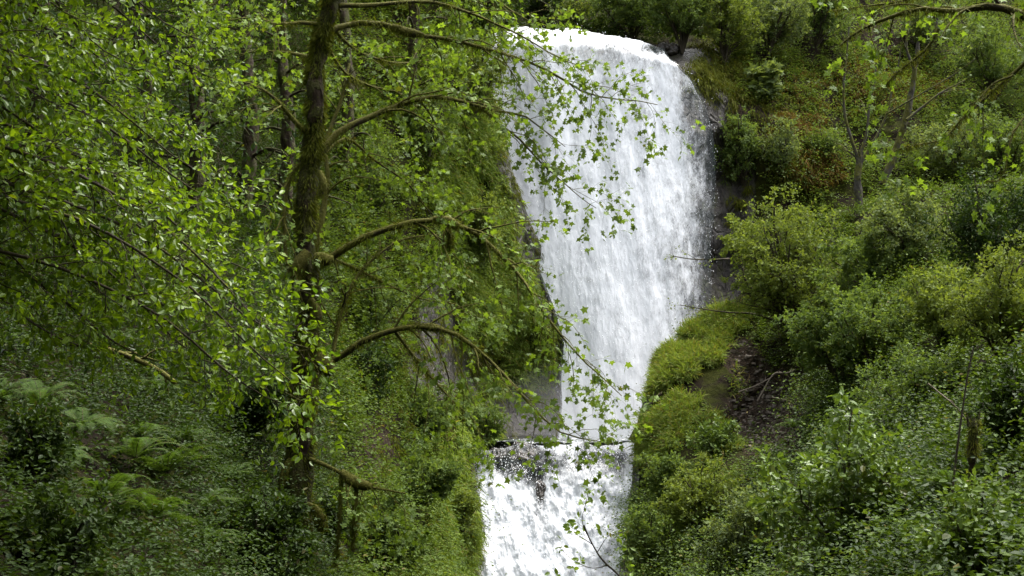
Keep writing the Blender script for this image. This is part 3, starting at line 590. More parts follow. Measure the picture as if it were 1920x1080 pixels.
# ------------------------------------------------------------------ shrubs, each a thing
G1 = 'shrubs covering the far slope'; G2 = 'shrubs on the right ridge'; G3 = 'shrubs under the mossy tree'; G4 = 'shrubs on the far cliff'
SHR = [
 # key, px, py(base), h, w, mat, leaf, lsize, dens, stems, extra, label, group
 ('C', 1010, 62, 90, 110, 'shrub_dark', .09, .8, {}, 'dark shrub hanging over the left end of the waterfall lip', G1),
 ('C', 1075, 55, 60, 70, 'shrub_yellow', .09, .5, {}, 'small autumn-tinted shrub on the bank just above the lip', G1),
 ('C', 1190, 78, 120, 150, 'shrub', .09, 1.0, {}, 'dense rounded green shrub directly above the middle of the lip', G1),
 ('C', 1275, 100, 150, 120, 'shrub', .09, 1.0, {}, 'tall dense shrub above the right end of the lip', G1),
 ('C', 1355, 130, 150, 120, 'shrub_yellow', .09, .8, {}, 'light green shrub just right of the waterfall lip', G1),
 ('C', 1440, 110, 130, 130, 'shrub_pale', .09, .8, {}, 'pale shrub second to the right of the waterfall lip', G1),
 ('C', 1530, 90, 120, 130, 'shrub', .09, .7, {}, 'grey green shrub on the upper slope above the broad-leaved sapling', G1),
 ('C', 1740, 110, 120, 170, 'shrub_pale', .09, .7, {}, 'pale shrub high on the slope behind the mossy hanging branch', G1),
 ('C', 1860, 200, 130, 160, 'shrub', .09, .7, {}, 'shrub high on the slope at the right edge under the mossy hanging branch', G1),
 ('C', 1400, 350, 110, 90, 'shrub', .09, .8, {}, 'shrub on the slope edge level with the middle of the upper fall', G1),
 ('C', 1455, 330, 90, 90, 'shrub_pale', .09, .7, {}, 'small pale shrub just below the rusty moss patch', G1),
 ('C', 1540, 300, 60, 60, 'shrub', .09, .7, {}, 'small shrub between the rusty moss and the forked grey tree', G1),
 ('C', 1790, 330, 100, 150, 'shrub_pale', .09, .7, {}, 'wide pale shrub behind the leaning grey trunk', G1),
 ('C', 1890, 350, 120, 140, 'shrub', .09, .8, {}, 'shrub at the right edge above the dark bare thicket', G1),
 ('B', 1425, 560, 150, 130, 'shrub_yellow', .08, 1.0, dict(stems=9), 'yellow green shrub crowning the ridge beside the upper fall', G2),
 ('B', 1490, 650, 290, 330, 'shrub_yellow', .08, .45, dict(stems=24), 'biggest feathery grey green shrub right of the upper fall', G2),
 ('B', 1630, 560, 120, 190, 'shrub', .08, .9, dict(stems=8), 'tall grey green shrub below the forked grey tree', G2),
 ('B', 1720, 500, 110, 190, 'shrub_pale', .08, .7, {}, 'loose pale shrub below the leaning grey trunk', G2),
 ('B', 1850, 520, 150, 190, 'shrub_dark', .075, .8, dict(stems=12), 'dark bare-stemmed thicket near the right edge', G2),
 ('B', 1575, 735, 170, 170, 'shrub', .075, 1.1, {'stems': 10}, 'dense shrub overhanging the dirt scar', G2),
 ('B', 1640, 700, 150, 180, 'shrub', .075, 1.0, {}, 'dense green shrub right of the one overhanging the dirt scar', G2),
 ('B', 1760, 660, 130, 180, 'shrub_yellow', .07, .9, {}, 'bright shrub on the slope above the broken stump', G2),
 ('B', 1880, 680, 180, 170, 'shrub_yellow', .065, .9, {}, 'bright shrub at the right edge above the ferns', G2),
 ('B', 1700, 790, 110, 190, 'shrub', .065, .8, {}, 'low spreading shrub left of the broken stump', G2),
 ('B', 1900, 860, 150, 150, 'herb_near', .06, .9, {}, 'leafy shrub at the right edge beside the broken stump', G2),
 ('B', 1345, 865, 60, 90, 'bush', .085, .9, {'stems': 8}, 'low round shrub in the middle of the grassy ridge', G2),
 ('B', 1250, 960, 100, 110, 'shrub', .07, 1.0, {}, 'shrub on the bank beside the lower cascade', G2),
 ('B', 1320, 1010, 120, 140, 'shrub_yellow', .065, 1.0, {}, 'light green shrub below the grassy ridge', G2),
 ('B', 1230, 1080, 110, 120, 'shrub', .07, 1.1, {}, 'shrub on the bank at the bottom edge beside the lower cascade', G2),
 ('B', 1400, 1090, 130, 170, 'shrub_pale', .065, .9, {}, 'pale shrub at the bottom edge left of the near broad-leaved bush', G2),
 ('A', 900, 850, 90, 110, 'shrub', .075, 1.0, {}, 'shrub at the corner of the cliff above the lower lip', G4),
 ('A', 800, 830, 110, 130, 'shrub', .075, .9, {}, 'shrub on the mossy mound left of the lower lip', G4),
 ('A', 780, 960, 130, 150, 'shrub', .07, 1.0, {}, 'green shrub left of the lower cascade', G4),
 ('A', 860, 1020, 100, 80, 'shrub_yellow', .07, .7, {}, 'yellowish shrub on the wet bank of the lower cascade', G4),
 ('A', 720, 1090, 150, 180, 'shrub', .06, 1.0, {}, 'wide shrub at the bottom edge right of the mossy trunk', G3),
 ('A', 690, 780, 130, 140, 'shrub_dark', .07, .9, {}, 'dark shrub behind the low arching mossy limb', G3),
 ('A', 620, 1040, 90, 110, 'herb_near', .055, .9, {}, 'small leafy shrub at the right foot of the mossy trunk', G3),
 ('A', 470, 1090, 170, 210, 'herb_near', .05, 1.0, {}, 'leafy shrub left of the foot of the mossy trunk', G3),
 ('A', 130, 1100, 160, 260, 'herb_near', .045, .9, {}, 'wide leafy shrub in the bottom left corner', G3),
 ('A', 60, 900, 130, 210, 'herb_near', .045, .9, {}, 'leafy shrub at the left edge above the fern clumps', G3),
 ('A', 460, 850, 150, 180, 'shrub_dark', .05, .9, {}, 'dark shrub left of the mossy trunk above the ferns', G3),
 ('A', 690, 640, 130, 160, 'shrub', .075, .7, {}, 'small-leaved shrub behind the middle arching limb', G4),
 ('A', 900, 520, 150, 130, 'shrub_yellow', .08, .9, {}, 'sunlit shrub on the cliff left of the upper fall', G4),
 ('A', 800, 330, 170, 150, 'shrub', .08, .7, {}, 'shrub high on the cliff behind the mossy limbs', G4),
 ('A', 890, 240, 170, 120, 'shrub_yellow', .08, .7, {}, 'shrub high on the cliff edge beside the upper fall', G4),
 ('A', 900, 110, 130, 130, 'shrub', .09, .8, {}, 'shrub at the cliff top left of the waterfall lip', G4),
 ('A', 700, 440, 160, 150, 'shrub', .075, .7, {}, 'shrub on the cliff just right of the mossy trunk', G4),
]
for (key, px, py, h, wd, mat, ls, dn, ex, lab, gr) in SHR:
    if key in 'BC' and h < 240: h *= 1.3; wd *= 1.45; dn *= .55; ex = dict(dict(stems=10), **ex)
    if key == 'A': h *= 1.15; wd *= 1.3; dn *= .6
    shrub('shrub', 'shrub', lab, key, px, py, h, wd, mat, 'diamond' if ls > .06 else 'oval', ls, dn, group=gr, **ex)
shrub('shrub', 'shrub', 'broad-leaved sapling with pale glossy leaves right of the upper fall', 'C', 1440, 205, 85, 110, 'shrub_pale', 'maple', .22, 1.2, stems=5, bark='bark')
# near broad-leaved bush, lower right
shrub('shrub', 'bush', 'near broad-leaved bush with glossy oval leaves below the dirt scar', 'B', 1590, 1090, 340, 360, 'bush', 'oval', .085, .5, stems=12)
shrub('shrub', 'bush', 'broad-leaved bush at the bottom edge right of the thin leaning pole', 'B', 1830, 1130, 240, 230, 'bush', 'oval', .06, .5, stems=7)

# ------------------------------------------------------------------ ferns
def fern(px, py, key, spx, label, group, nf=15, copyof=None):
    b = on(key, px, py); s = spx*b[1]/F
    if copyof is not None:
        o = copyof.copy(); COL.objects.link(o); k = s/copyof['span']; o.scale = (k, k, k*rng.uniform(.8, 1.1))
    else:
        q, ax, nr, sz, wd = [], [], [], [], []; spine = []
        for i in range(nf):
            a = 2*math.pi*(i+.6*rng.random())/nf; L = s*rng.uniform(.7, 1.05); el = rng.uniform(.5, 1.2); m = 34
            t = np.linspace(0, 1, m); d = np.array([math.cos(a), math.sin(a), 0]); e = el-2.1*el*t**1.4
            step = (np.cos(e)[:, None]*d+np.sin(e)[:, None]*np.array([0, 0, 1]))*L/m; c = np.cumsum(step, 0); spine.append(c)
            tg = unit(step); sd = unit(np.cross(tg, [0, 0, 1.])); up = np.cross(sd, tg); wl = L*.17*np.sin(np.pi*np.clip(t*.93+.07, 0, 1))**.7*(1-.5*t)+.004
            for sg in (-1, 1):
                q.append(c[2:]); ax.append((sd*sg+.35*tg-.12*up)[2:]); nr.append((up+.2*rdir(m))[2:]); sz.append(wl[2:])
        q, ax, nr, sz = map(np.concatenate, (q, ax, nr, sz))
        o = leaves('fern', 'fern', 'strand', q, ax, nr, sz, tints(len(q), np.full(len(q), .55), .03), width=1.7)
        o['span'] = s
        sp = tube_obj('stalk', 'twig', [(np.array(spine), np.tile(np.linspace(.004, .0012, 34), (nf, 1)), 3)], o)
    o.location = [float(x) for x in b+np.array([0, -.35, .2])*min(1, s/.5)]; o.rotation_euler = (rng.uniform(-.1, .35), rng.uniform(-.15, .15), rng.uniform(0, 6))
    tag(o, label, 'fern', group); 
    if copyof is not None:
        for ch in copyof.children:
            c = ch.copy(); COL.objects.link(c); c.parent = o
    return o
FG = 'sword ferns on the shaded hillside'
f0 = fern(225, 985, 'A', 125, 'largest sword fern in the shade at the lower left', FG, 17)
for px, py, s, lab in [(330, 930, 110, 'sword fern just right of the largest lower left fern'), (105, 810, 95, 'drooping sword fern near the left edge'),
    (225, 690, 80, 'sword fern under the mossy bough at the left'), (130, 905, 90, 'sword fern above and left of the largest fern'), (400, 985, 80, 'fern between the largest fern and the mossy trunk'),
    (440, 920, 60, 'small fern in the dark hollow left of the mossy trunk'), (280, 850, 70, 'fern in the dark hollow above the largest fern'), (60, 1010, 80, 'fern in the bottom left corner among leafy shrubs'),
    (300, 1010, 95, 'fern directly below and right of the largest fern'), (360, 870, 85, 'dim fern on the bank above the dark hollow'), (170, 1040, 85, 'fern at the bottom edge under the largest fern'), (40, 790, 80, 'fern against the left edge under the near leaves'),
    (310, 770, 70, 'fern half way up the shaded hillside'), (180, 850, 95, 'broad dim fern between the two ferns near the left edge'), (410, 1050, 75, 'fern at the bottom edge left of the mossy trunk'), (480, 800, 60, 'small fern beside the mossy trunk'), (270, 905, 100, 'tall fern rising just behind the largest fern'), (20, 690, 70, 'small fern high at the left edge')]:
    fern(px, py, 'A', s*1.15, lab, FG, copyof=f0)
FG2 = 'ferns on the right slope'
for px, py, s, lab in [(1545, 680, 42, 'pale fern hanging over the dark hollow beside the dirt scar'), (1500, 800, 40, 'fern at the lower edge of the dirt scar'), (1760, 960, 80, 'fern beside the thin leaning pole'),
    (1860, 1050, 110, 'large fern in the bottom right corner'), (1700, 1040, 80, 'fern under the near broad-leaved bush'), (1640, 870, 55, 'fern behind the near broad-leaved bush'), (1890, 770, 80, 'fern at the right edge near the broken stump'),
    (1450, 900, 40, 'fern low on the ridge right of the round shrub'), (1300, 930, 34, 'small fern on the ridge below the grass')]:
    fern(px, py, 'B', s*1.3, lab, FG2, copyof=f0)

# ------------------------------------------------------------------ the big mossy tree
def PP(pts, Y0, Y1=None):
    a = np.array(pts, float); n = len(a); Ys = a[:, 2] if a.shape[1] > 2 else np.linspace(Y0, Y0 if Y1 is None else Y1, n)
    return P(a[:, 0], a[:, 1], Ys)
mroot = on('A', 565, 1010); TY = 17.6
pxm = TY/F
tp = PP([(566, 1075), (560, 1000), (558, 900), (563, 800), (570, 700), (577, 620), (580, 540), (574, 480), (572, 400), (580, 330), (589, 250), (591, 200), (594, 130), (606, 60), (622, 0), (645, -90), (650, -220), (660, -420)], TY)
limbs = [
 (PP([(600, 70), (640, 50), (690, 42), (740, 50), (775, 64), (830, 72), (900, 88), (960, 105), (1020, 128), (1070, 158), (1100, 175), (1150, 186), (1200, 190), (1232, 196)], TY, 19.5), .055, .007),
 (PP([(592, 300), (630, 252), (680, 226), (740, 200), (800, 183), (850, 186), (900, 200), (940, 210), (980, 216), (1015, 240), (1060, 275)], TY, 18.6), .07, .006),
 (PP([(860, 188), (905, 205), (940, 235), (975, 262), (1000, 290), (1030, 320), (1060, 345), (1095, 375), (1118, 390)], 18.2, 18.8), .03, .005),
 (PP([(570, 495), (612, 488), (640, 470), (680, 446), (740, 425), (800, 412), (850, 418), (890, 435), (930, 470), (960, 500), (985, 530), (1000, 560), (1030, 600), (1055, 632), (1080, 662), (1110, 692), (1145, 720), (1165, 742)], TY, 16.4), .07, .006),
 (PP([(585, 690), (622, 680), (628, 640), (640, 585), (660, 535), (685, 500), (720, 468), (765, 446), (830, 440)], TY, 18.6), .045, .012),
 (PP([(580, 695), (640, 668), (680, 640), (740, 618), (790, 612), (850, 625), (900, 660), (940, 698), (975, 735), (1000, 765), (1030, 795), (1060, 815), (1090, 822), (1125, 828)], TY, 16.6), .065, .007),
 (PP([(740, 620), (770, 660), (810, 710), (850, 752), (890, 790), (905, 820)], 17.4, 17.9), .03, .006),
 (PP([(566, 855), (600, 868), (640, 888), (675, 908), (720, 918), (760, 925)], TY, 16.9), .045, .012),
 (PP([(575, 250), (548, 222), (520, 190), (480, 160), (430, 150)], TY, 16.5), .05, .008),
 (PP([(585, 110), (555, 102), (520, 98), (480, 96), (420, 110)], TY, 18.5), .04, .006),
 (PP([(600, 45), (565, 42), (520, 46), (480, 32), (420, 40)], TY, 16.8), .04, .006),
 (PP([(612, 40), (660, 88), (700, 108), (745, 118), (800, 113), (860, 105)], TY, 20.0), .03, .005),
 (PP([(625, 10), (690, 10), (800, 3), (870, 20), (930, 45), (980, 68), (1050, 110), (1110, 128)], TY, 18.6), .045, .006),
 (PP([(640, -60), (720, -60), (820, -50), (900, -20), (960, 20), (1010, 50)], TY, 19.5), .06, .008),
 (PP([(640, -40), (590, -60), (500, -40), (420, -5), (370, 40)], TY, 17.5), .06, .008),
 (PP([(598, 290), (560, 312), (540, 350), (533, 420), (538, 490), (552, 530)], TY, 17.4), .035, .028),
 (PP([(590, 470), (605, 400), (614, 330), (610, 270), (640, 190), (655, 120)], 17.9, 18.6), .06, .02),
 (PP([(605, 290), (650, 260), (700, 300), (760, 340), (800, 390), (840, 430)], 18, 19.5), .03, .006),
 (PP([(610, 480), (660, 500), (720, 530), (790, 560), (850, 570), (900, 600)], 18, 19.2), .03, .006),
 (PP([(600, 60), (640, 130), (690, 160), (760, 180), (800, 240), (830, 300)], 18, 20), .03, .006),
]
limbs = [(a_, b_*.78, c_*.8) for a_, b_, c_ in limbs]
MT = tree('mossy_tree', 'tree', 'large mossy tree with arching limbs reaching right across the waterfall', tp, [.22, .17, .145, .137, .13, .12, .115, .10, .085, .08, .085, .085, .07], limbs, 'maple', 'maple', .066, 'bark', l2=(14, 1.15), l3=(6, .42), per=5, grav=-.34, t0=.26, mossy=1)
MT['height'] = 13.0
# moss cushions and hanging tufts on its limbs (parts of the tree)
def moss_on(polys, radii, n, ln, root, hang=1.0, fat=1.0):
    q, ax = [], []
    for pl, rd in zip(polys, radii):
        m = len(pl); L = np.linalg.norm(np.diff(pl, axis=0), axis=1).sum(); k = int(n*L)
        t = rng.random(k)*(m-1); i = t.astype(int).clip(0, m-2); w = (t-i)[:, None]
        c = pl[i]*(1-w)+pl[i+1]*w; r = (rd[i]*(1-w[:, 0])+rd[i+1]*w[:, 0]); d = rdir(k); tg = unit(pl[i+1]-pl[i]); d = unit(d-(d*tg).sum(-1, keepdims=True)*tg)
        q.append(c+d*r[:, None]*.9); ax.append(unit(d*.55*fat+np.array([0, 0, -.55*hang])+rdir(k)*.3))
    q = np.concatenate(q); ax = np.concatenate(ax); k = len(q)
    cl = (fbm(q, 5, 3, 31)+.5).clip(0, 1); keep = rng.random(k) < (.25+1.1*cl); q, ax, cl = q[keep], ax[keep], cl[keep]; k = len(q)
    o = leaves('moss', 'mossy', 'strand', q, ax, rdir(k), ln*(.35+cl)*(.5+rng.random(k)), tints(k, cl, .1), root, origin=root.location)
    return o
pls = [smooth_poly(l[0], 40)[:int(40*f)] for l, f in zip(limbs, (.6, .75, .3, .62, .95, .62, .8, .9, .8, .7, .7, .6, .5, .5, .5, 1, .9, .4, .4, .4))]
rds = [np.linspace(l[1], (l[1]+l[2])/2, len(p)) for l, p in zip(limbs, pls)]
moss_on(pls, rds, 620, .062, MT)
moss_on([smooth_poly(tp, 60)[:46]], [np.linspace(.165, .09, 46)], 4200, .085, MT, 1.2, .9)
lumps = [([(735, 48), (762, 60), (795, 66)], .06, 17.9), ([(590, 480), (608, 486), (626, 484)], .085, 17.3), ([(640, 885), (668, 905), (700, 913)], .075, 17.0), ([(785, 610), (810, 612), (835, 620)], .05, 17.3), ([(812, 410), (840, 414), (862, 424)], .05, 17.0),
 ([(576, 470), (560, 500), (552, 530)], .10, 17.4), ([(600, 660), (610, 685), (622, 700)], .10, 17.4), ([(575, 945), (592, 955), (604, 975), (600, 995)], .06, 17.4), ([(570, 1000), (580, 1025), (584, 1060)], .04, 17.3), ([(545, 860), (533, 890), (526, 925)], .05, 17.4),
 ([(668, 910), (666, 950), (664, 1000), (660, 1030)], .035, 17.0), ([(640, 895), (636, 990), (628, 1060)], .02, 17.0), ([(590, 700), (585, 740), (580, 790)], .06, 17.35), ([(572, 960), (575, 985), (572, 1010)], .05, 17.35), ([(582, 560), (594, 590), (588, 620)], .06, 17.35), ([(600, 320), (606, 345), (600, 370)], .05, 17.3), ([(838, 425), (845, 450), (840, 470)], .03, 17.1)]
mp = [smooth_poly(PP(l[0], l[2]), 12) for l in lumps]; mr = [l[1]*np.sin(np.linspace(.5, 2.7, 12)) for l in lumps]
for a_, b_ in zip(mp, mr): tube_obj('moss_cushion', 'moss_limb', [(a_[None], b_[None], 12)], MT, MT.location, bumpy=.02)
moss_on(mp, mr, 2200, .05, MT, 1.2, 1.0)

# ------------------------------------------------------------------ near tree reaching in from the left
bx = P(-420, 900, 6.5); o0 = bx.copy(); o0[2] = -3
tips = [(450, 92, 8.2), (475, 165, 8.4), (395, 215, 8.2), (485, 345, 8.0), (528, 408, 7.8), (548, 520, 7.6), (562, 585, 7.8), (610, 648, 7.5), (642, 668, 7.4), (650, 742, 7.2), (600, 775, 7.2), (480, 700, 7.6), (350, 690, 7.2),
 (330, 140, 7.6), (240, 60, 7.4), (420, 455, 8.2), (300, 300, 8), (200, 220, 7.2), (380, 560, 7.6), (260, 460, 7.4), (160, 380, 7), (430, 610, 7.9), (250, 600, 7.3), (120, 560, 7), (300, 10, 7.8), (120, 120, 6.8), (350, 400, 7.2), (60, 300, 6.8), (180, 20, 7), (470, 300, 8.8), (330, 230, 8.8), (90, 470, 7.6), (210, 660, 7.0)]
lb = []
for (x, y, Yt) in tips:
    x -= 48+(30 if 300 < y < 620 else 10); y -= 12
    Lx = rng.uniform(480, 640); sl = rng.uniform(.42, .62); a = (x-Lx, y-Lx*sl-30); mid = (x-Lx*.5, y-Lx*sl*.62-20)
    lb.append((PP([(-420, min(a[1], 500)-60, 6.6), (a[0], a[1], 6.9), (mid[0], mid[1], (6.9+Yt)/2+.1), (x-Lx*.15, y-Lx*.07, Yt), (x, y, Yt)], 0), .016, .003))
SHADE_LIMBS = []  # unseen leafy limbs added overhead and behind the camera to shade the hillside
for k in range(44):
    a = rng.uniform(-8.5, -.8); y = rng.uniform(-7, 12.5); z = rng.uniform(3.4, 6.5)+.1*max(y, 0) if y > 1 else rng.uniform(.8, 6.0)
    if y < 1: a = rng.uniform(-8, 4)
    if y < 1 and z < 3 and abs(a) < 1.2: y -= 5
    SHADE_LIMBS.append(([np.array([-3.4, 6.6, 4.0]), np.array([(a-3.4)/2, (y+6.6)/2, z+.3]), np.array([a, y, z])], .05, .01, .21))
tree('broadleaf_tree', 'tree', 'near tree with bright oval leaves spreading in from the left edge', [o0, P(-430, 500, 6.6), P(-420, 200, 6.6), P(-400, -250, 6.6), P(-380, -700, 6.8)], [.16, .12, .06], lb+SHADE_LIMBS, 'alder', 'oval', .039, 'twig', l2=(22, .46), l3=(5, .2), per=7, grav=-.08, t0=.25)

# ------------------------------------------------------------------ other trees
HG = PP([(2060, 60, 12), (1985, 50, 12), (1920, 28, 12), (1880, 15, 12), (1840, 12, 12), (1790, 22, 12.2), (1725, 18, 12.3), (1680, 28, 12.4), (1620, 52, 12.6), (1575, 85, 12.8)], 0)
hl = [(HG, .055, .008), (PP([(1940, 105), (1915, 125), (1880, 155), (1840, 190), (1800, 228), (1770, 260), (1700, 275), (1660, 290)], 12, 12.5), 0.018, .004),
      (PP([(1760, 55), (1740, 90), (1715, 112), (1690, 130), (1650, 175), (1635, 220)], 12.2, 12.5), .014, .003), (PP([(1900, 140), (1860, 160), (1815, 210), (1800, 235)], 12, 12), .010, .003),
      (PP([(2080, 180), (2010, 160), (1950, 190), (1900, 250), (1880, 330), (1850, 340)], 12, 11.5), .02, .004), (PP([(2080, -60), (1980, -60), (1880, -40), (1780, -30), (1700, 0), (1560, 20)], 12, 13), .03, .004)]
HT = tree('overhanging_tree', 'tree', 'moss-hung branch with drooping leaf clusters reaching in from the upper right corner', [P(2120, 1300, 12), P(2110, 800, 12), P(2100, 400, 12), P(2090, 100, 12), P(2070, -400, 12)], [.2, .16, .08], hl, 'maple', 'maple', .06, 'bark', l2=(11, .6), l3=(5, .24), per=3, grav=-.6, t0=.2, mossy=1)
moss_on([smooth_poly(l[0], 40) for l in hl], [np.linspace(l[1], l[2], 40) for l in hl], 900, .045, HT, .9)
YB1 = on('B', 1610, 420)[1]+1.5
tree('forked_tree', 'tree', 'small grey tree forking into several upright stems on the right slope', PP([(1612, 400), (1608, 340), (1610, 300), (1612, 285)], YB1), [.11, .10, .09],
     [(PP([(1610, 300), (1598, 265), (1585, 220), (1582, 160), (1588, 100), (1592, 50)], YB1), .06, .018), (PP([(1612, 290), (1625, 250), (1630, 200), (1640, 150), (1645, 90)], YB1), .05, .016),
      (PP([(1614, 305), (1640, 262), (1662, 215), (1672, 170), (1685, 120), (1690, 80)], YB1), .052, .016), (PP([(1612, 310), (1600, 290), (1580, 278)], YB1), .04, .01), (PP([(1660, 215), (1720, 180), (1780, 145), (1830, 110)], YB1, YB1-1), .03, .01)], 'shrub_pale', 'diamond', .12, 'graybark', l2=(3, 1.2), l3=(3, .6), per=1, grav=.05, up=1, t0=.35)
tree('leaning_tree', 'tree', 'grey mottled trunk leaning right beside the forked grey tree', PP([(1655, 345), (1668, 310), (1685, 265), (1700, 215), (1712, 160), (1718, 120), (1722, 80)], YB1+.5), [.105, .095, .085, .05],
     [(PP([(1700, 225), (1730, 200), (1770, 170), (1810, 150)], YB1), .05, .015), (PP([(1715, 130), (1700, 90), (1705, 40)], YB1), .05, .02), (PP([(1718, 120), (1750, 70), (1760, 20)], YB1), .05, .02)], 'shrub', 'diamond', .12, 'graybark', l2=(3, 1.4), l3=(3, .8), per=4, grav=.05, t0=.4)
YT = on('B', 1465, 600)[1]-.8
bt = tree('small_tree', 'tree', 'small tree whose bare twigs reach left over the upper waterfall', PP([(1480, 640), (1462, 600), (1440, 575), (1415, 550)], YT), [.09, .07, .05],
     [(PP([(1415, 550), (1395, 520), (1390, 490), (1370, 485), (1330, 487), (1290, 485), (1262, 480)], YT), .048, .009), (PP([(1460, 598), (1440, 545), (1415, 515), (1385, 500)], YT), .04, .012), (PP([(1470, 610), (1420, 590), (1360, 585), (1320, 580), (1275, 572)], YT), .035, .009),
      (PP([(1475, 620), (1470, 560), (1440, 510), (1420, 480)], YT), .035, .01), (PP([(1530, 520), (1508, 485), (1492, 440), (1482, 400)], YT+.5), .045, .012), (PP([(1515, 520), (1525, 470), (1540, 440), (1570, 425)], YT+.5), .04, .01)], 'shrub_yellow', 'diamond', .075, 'twig', l2=(5, .75), l3=(4, .35), per=3, grav=.0, t0=.3)
# sapling in front of the lower cascade
sb = on('B', 1235, 1180); YS = 21.
tree('sapling', 'sapling', 'slender leafy sapling standing in front of the lower cascade', [P(1250, 1300, YS+.5), P(1200, 1130, YS), P(1165, 1085, YS), P(1130, 1050, YS), P(1108, 1015, YS), P(1095, 985, YS)], [.022, .018, .010],
     [(PP([(1108, 1015), (1092, 980), (1098, 945), (1105, 915)], YS), .008, .003), (PP([(1140, 1060), (1110, 1065), (1075, 1050), (1050, 1025)], YS), .008, .003), (PP([(1160, 1080), (1120, 1100), (1080, 1090), (1045, 1080)], YS), .008, .003), (PP([(1120, 1035), (1140, 1005), (1165, 1000)], YS), .007, .003), (PP([(1110, 1020), (1085, 1005), (1068, 1000)], YS), .007, .003), (PP([(1180, 1110), (1170, 1060), (1180, 1030)], YS), .007, .003), (PP([(1200, 1130), (1140, 1140), (1090, 1120)], YS), .008, .003)],
     'maple', 'oval', .085, 'twig', l2=(14, .26), l3=(2, .14), per=3, grav=.0, t0=.1)
# broken stump and thin pole on the right
ys = 13.6
st = empty('broken_stump', P(1822, 900, ys)); tag(st, 'broken moss-topped tree stump standing on the right slope', 'stump'); o = np.array(st.location)
tpz = smooth_poly(PP([(1818, 960), (1822, 890), (1824, 850), (1826, 815), (1828, 785)], ys), 16)
tube_obj('trunk', 'bark', [(tpz[None], np.interp(np.linspace(0, 1, 16), [0, .4, .6, .85, 1], [.02, .026, .045, .04, .012])[None], 12)], st, o, bumpy=.03)
sp = np.array([smooth_poly(PP([(1826+dx, 800), (1826+dx*1.5, 785-hh)], ys+dy), 6) for dx, hh, dy in ((-9, 12, 0), (8, 18, .03), (0, 4, -.04), (-4, 8, .05))])
tube_obj('splinter', 'bark', [(sp, np.tile(np.linspace(.022, .003, 6), (4, 1)), 5)], st, o)
moss_on([tpz[9:]], [np.full(7, .05)], 1800, .04, st, 1.0)
pl = smooth_poly(PP([(1768, 1100), (1778, 1000), (1790, 880), (1803, 780), (1815, 700), (1826, 650)], 13.5), 24)
po = tube_obj('sapling', 'twig', [(pl[None], np.linspace(.016, .007, 24)[None], 7)], None); tag(po, 'thin dark bare sapling stem leaning right in front of the broken stump', 'sapling')
# dead wood
def stick(pts, Y, r0, r1, label, mat='dead', name='fallen_branch'):
    q = smooth_poly(PP(pts, Y), 20); a, ar = spawn(q[None], np.linspace(r0, r1, 20)[None], 4, .35, (25, 60), -.1, .4, 6, .3)
    return tag(tube_obj(name, mat, [(q[None], np.linspace(r0, r1, 20)[None], 8), (a, ar, 4)], None, bumpy=.012), label, 'branch', 'dead wood on the slopes')
stick([(1420, 752), (1450, 702), (1475, 700), (1492, 692)], 33.2, .02, .012, 'pale dead branch sticking out above the dirt scar')
stick([(1385, 735), (1420, 722), (1450, 705)], 33.4, .015, .008, 'thin dead twig lying across the dirt scar')
stick([(1448, 745), (1480, 752), (1500, 768), (1520, 778)], 32.5, .018, .008, 'curved pale dead branch at the lower edge of the dirt scar')
stick([(1740, 720), (1790, 760), (1815, 790)], 16.5, .012, .006, 'dead branch leaning against the broken stump')
stick([(1720, 1010), (1760, 1030), (1830, 1035), (1860, 1020)], 11.8, .008, .004, 'pale dead twig near the bottom right corner')
stick([(1184, 826), (1200, 795), (1222, 757), (1240, 738)], 35.9, .09, .05, 'dark fallen log slanting down the ridge to the pool', 'twig', 'fallen_log')
stick([(100, 640), (200, 655), (290, 690), (330, 720)], 12, .03, .02, 'mossy fallen bough among the ferns at the left', 'moss_limb')
# dim trees of the wood up the left hillside
FT = [(360, 420, 33, 'tall dark tree furthest left in the wood behind the bright leaves', 'shrub_dark'), (455, 400, 31, 'dark slender tree left of the mossy tree', 'shrub_dark'), (530, 420, 30, 'slender straight trunk standing just behind the mossy tree', 'shrub'), (640, 330, 0, 'slim tree behind the upper limbs of the mossy tree', 'shrub'), (770, 170, 0, 'tree on the cliff top between the mossy tree and the waterfall', 'shrub'), (880, 60, 0, 'tree on the cliff top nearest the waterfall', 'shrub_yellow'), (250, 330, 27, 'dark tree half hidden by the bright leaves at the upper left', 'shrub_dark'), (60, 250, 23, 'dark tree at the left edge behind the bright leaves', 'shrub_dark')]
for (x, y, _, lab, mt) in FT:
    b = on('A', x, y); Y = b[1]; m = Y/F; H = 620*m; tr = [b+np.array([0, 0, -.3]), b+np.array([.1, 0, H*.3]), b+np.array([-.1, .1, H*.65]), b+np.array([.05, 0, H])]
    sp_ = smooth_poly(tr, 30); lm = []
    for k in range(17):
        t = .06+.9*k/17; c = sp_[int(t*29)]; a = rng.random()*6.28; L = (1.15-.7*t)*H*.22*rng.uniform(.7, 1.2)
        d = np.array([math.cos(a), math.sin(a), 0]); lm.append(([c, c+d*L*.4+np.array([0, 0, .12*L]), c+d*L*.8+np.array([0, 0, .05*L]), c+d*L+np.array([0, 0, -.12*L])], .02+.03*(1-t), .006))
    tree('forest_tree', 'tree', lab, tr, [.15, .11, .05], lm, mt, 'diamond', .10, 'bark', l2=(7, .9), l3=(4, .45), per=6, grav=-.1, group='trees of the wood up the left hillside', t0=.1)

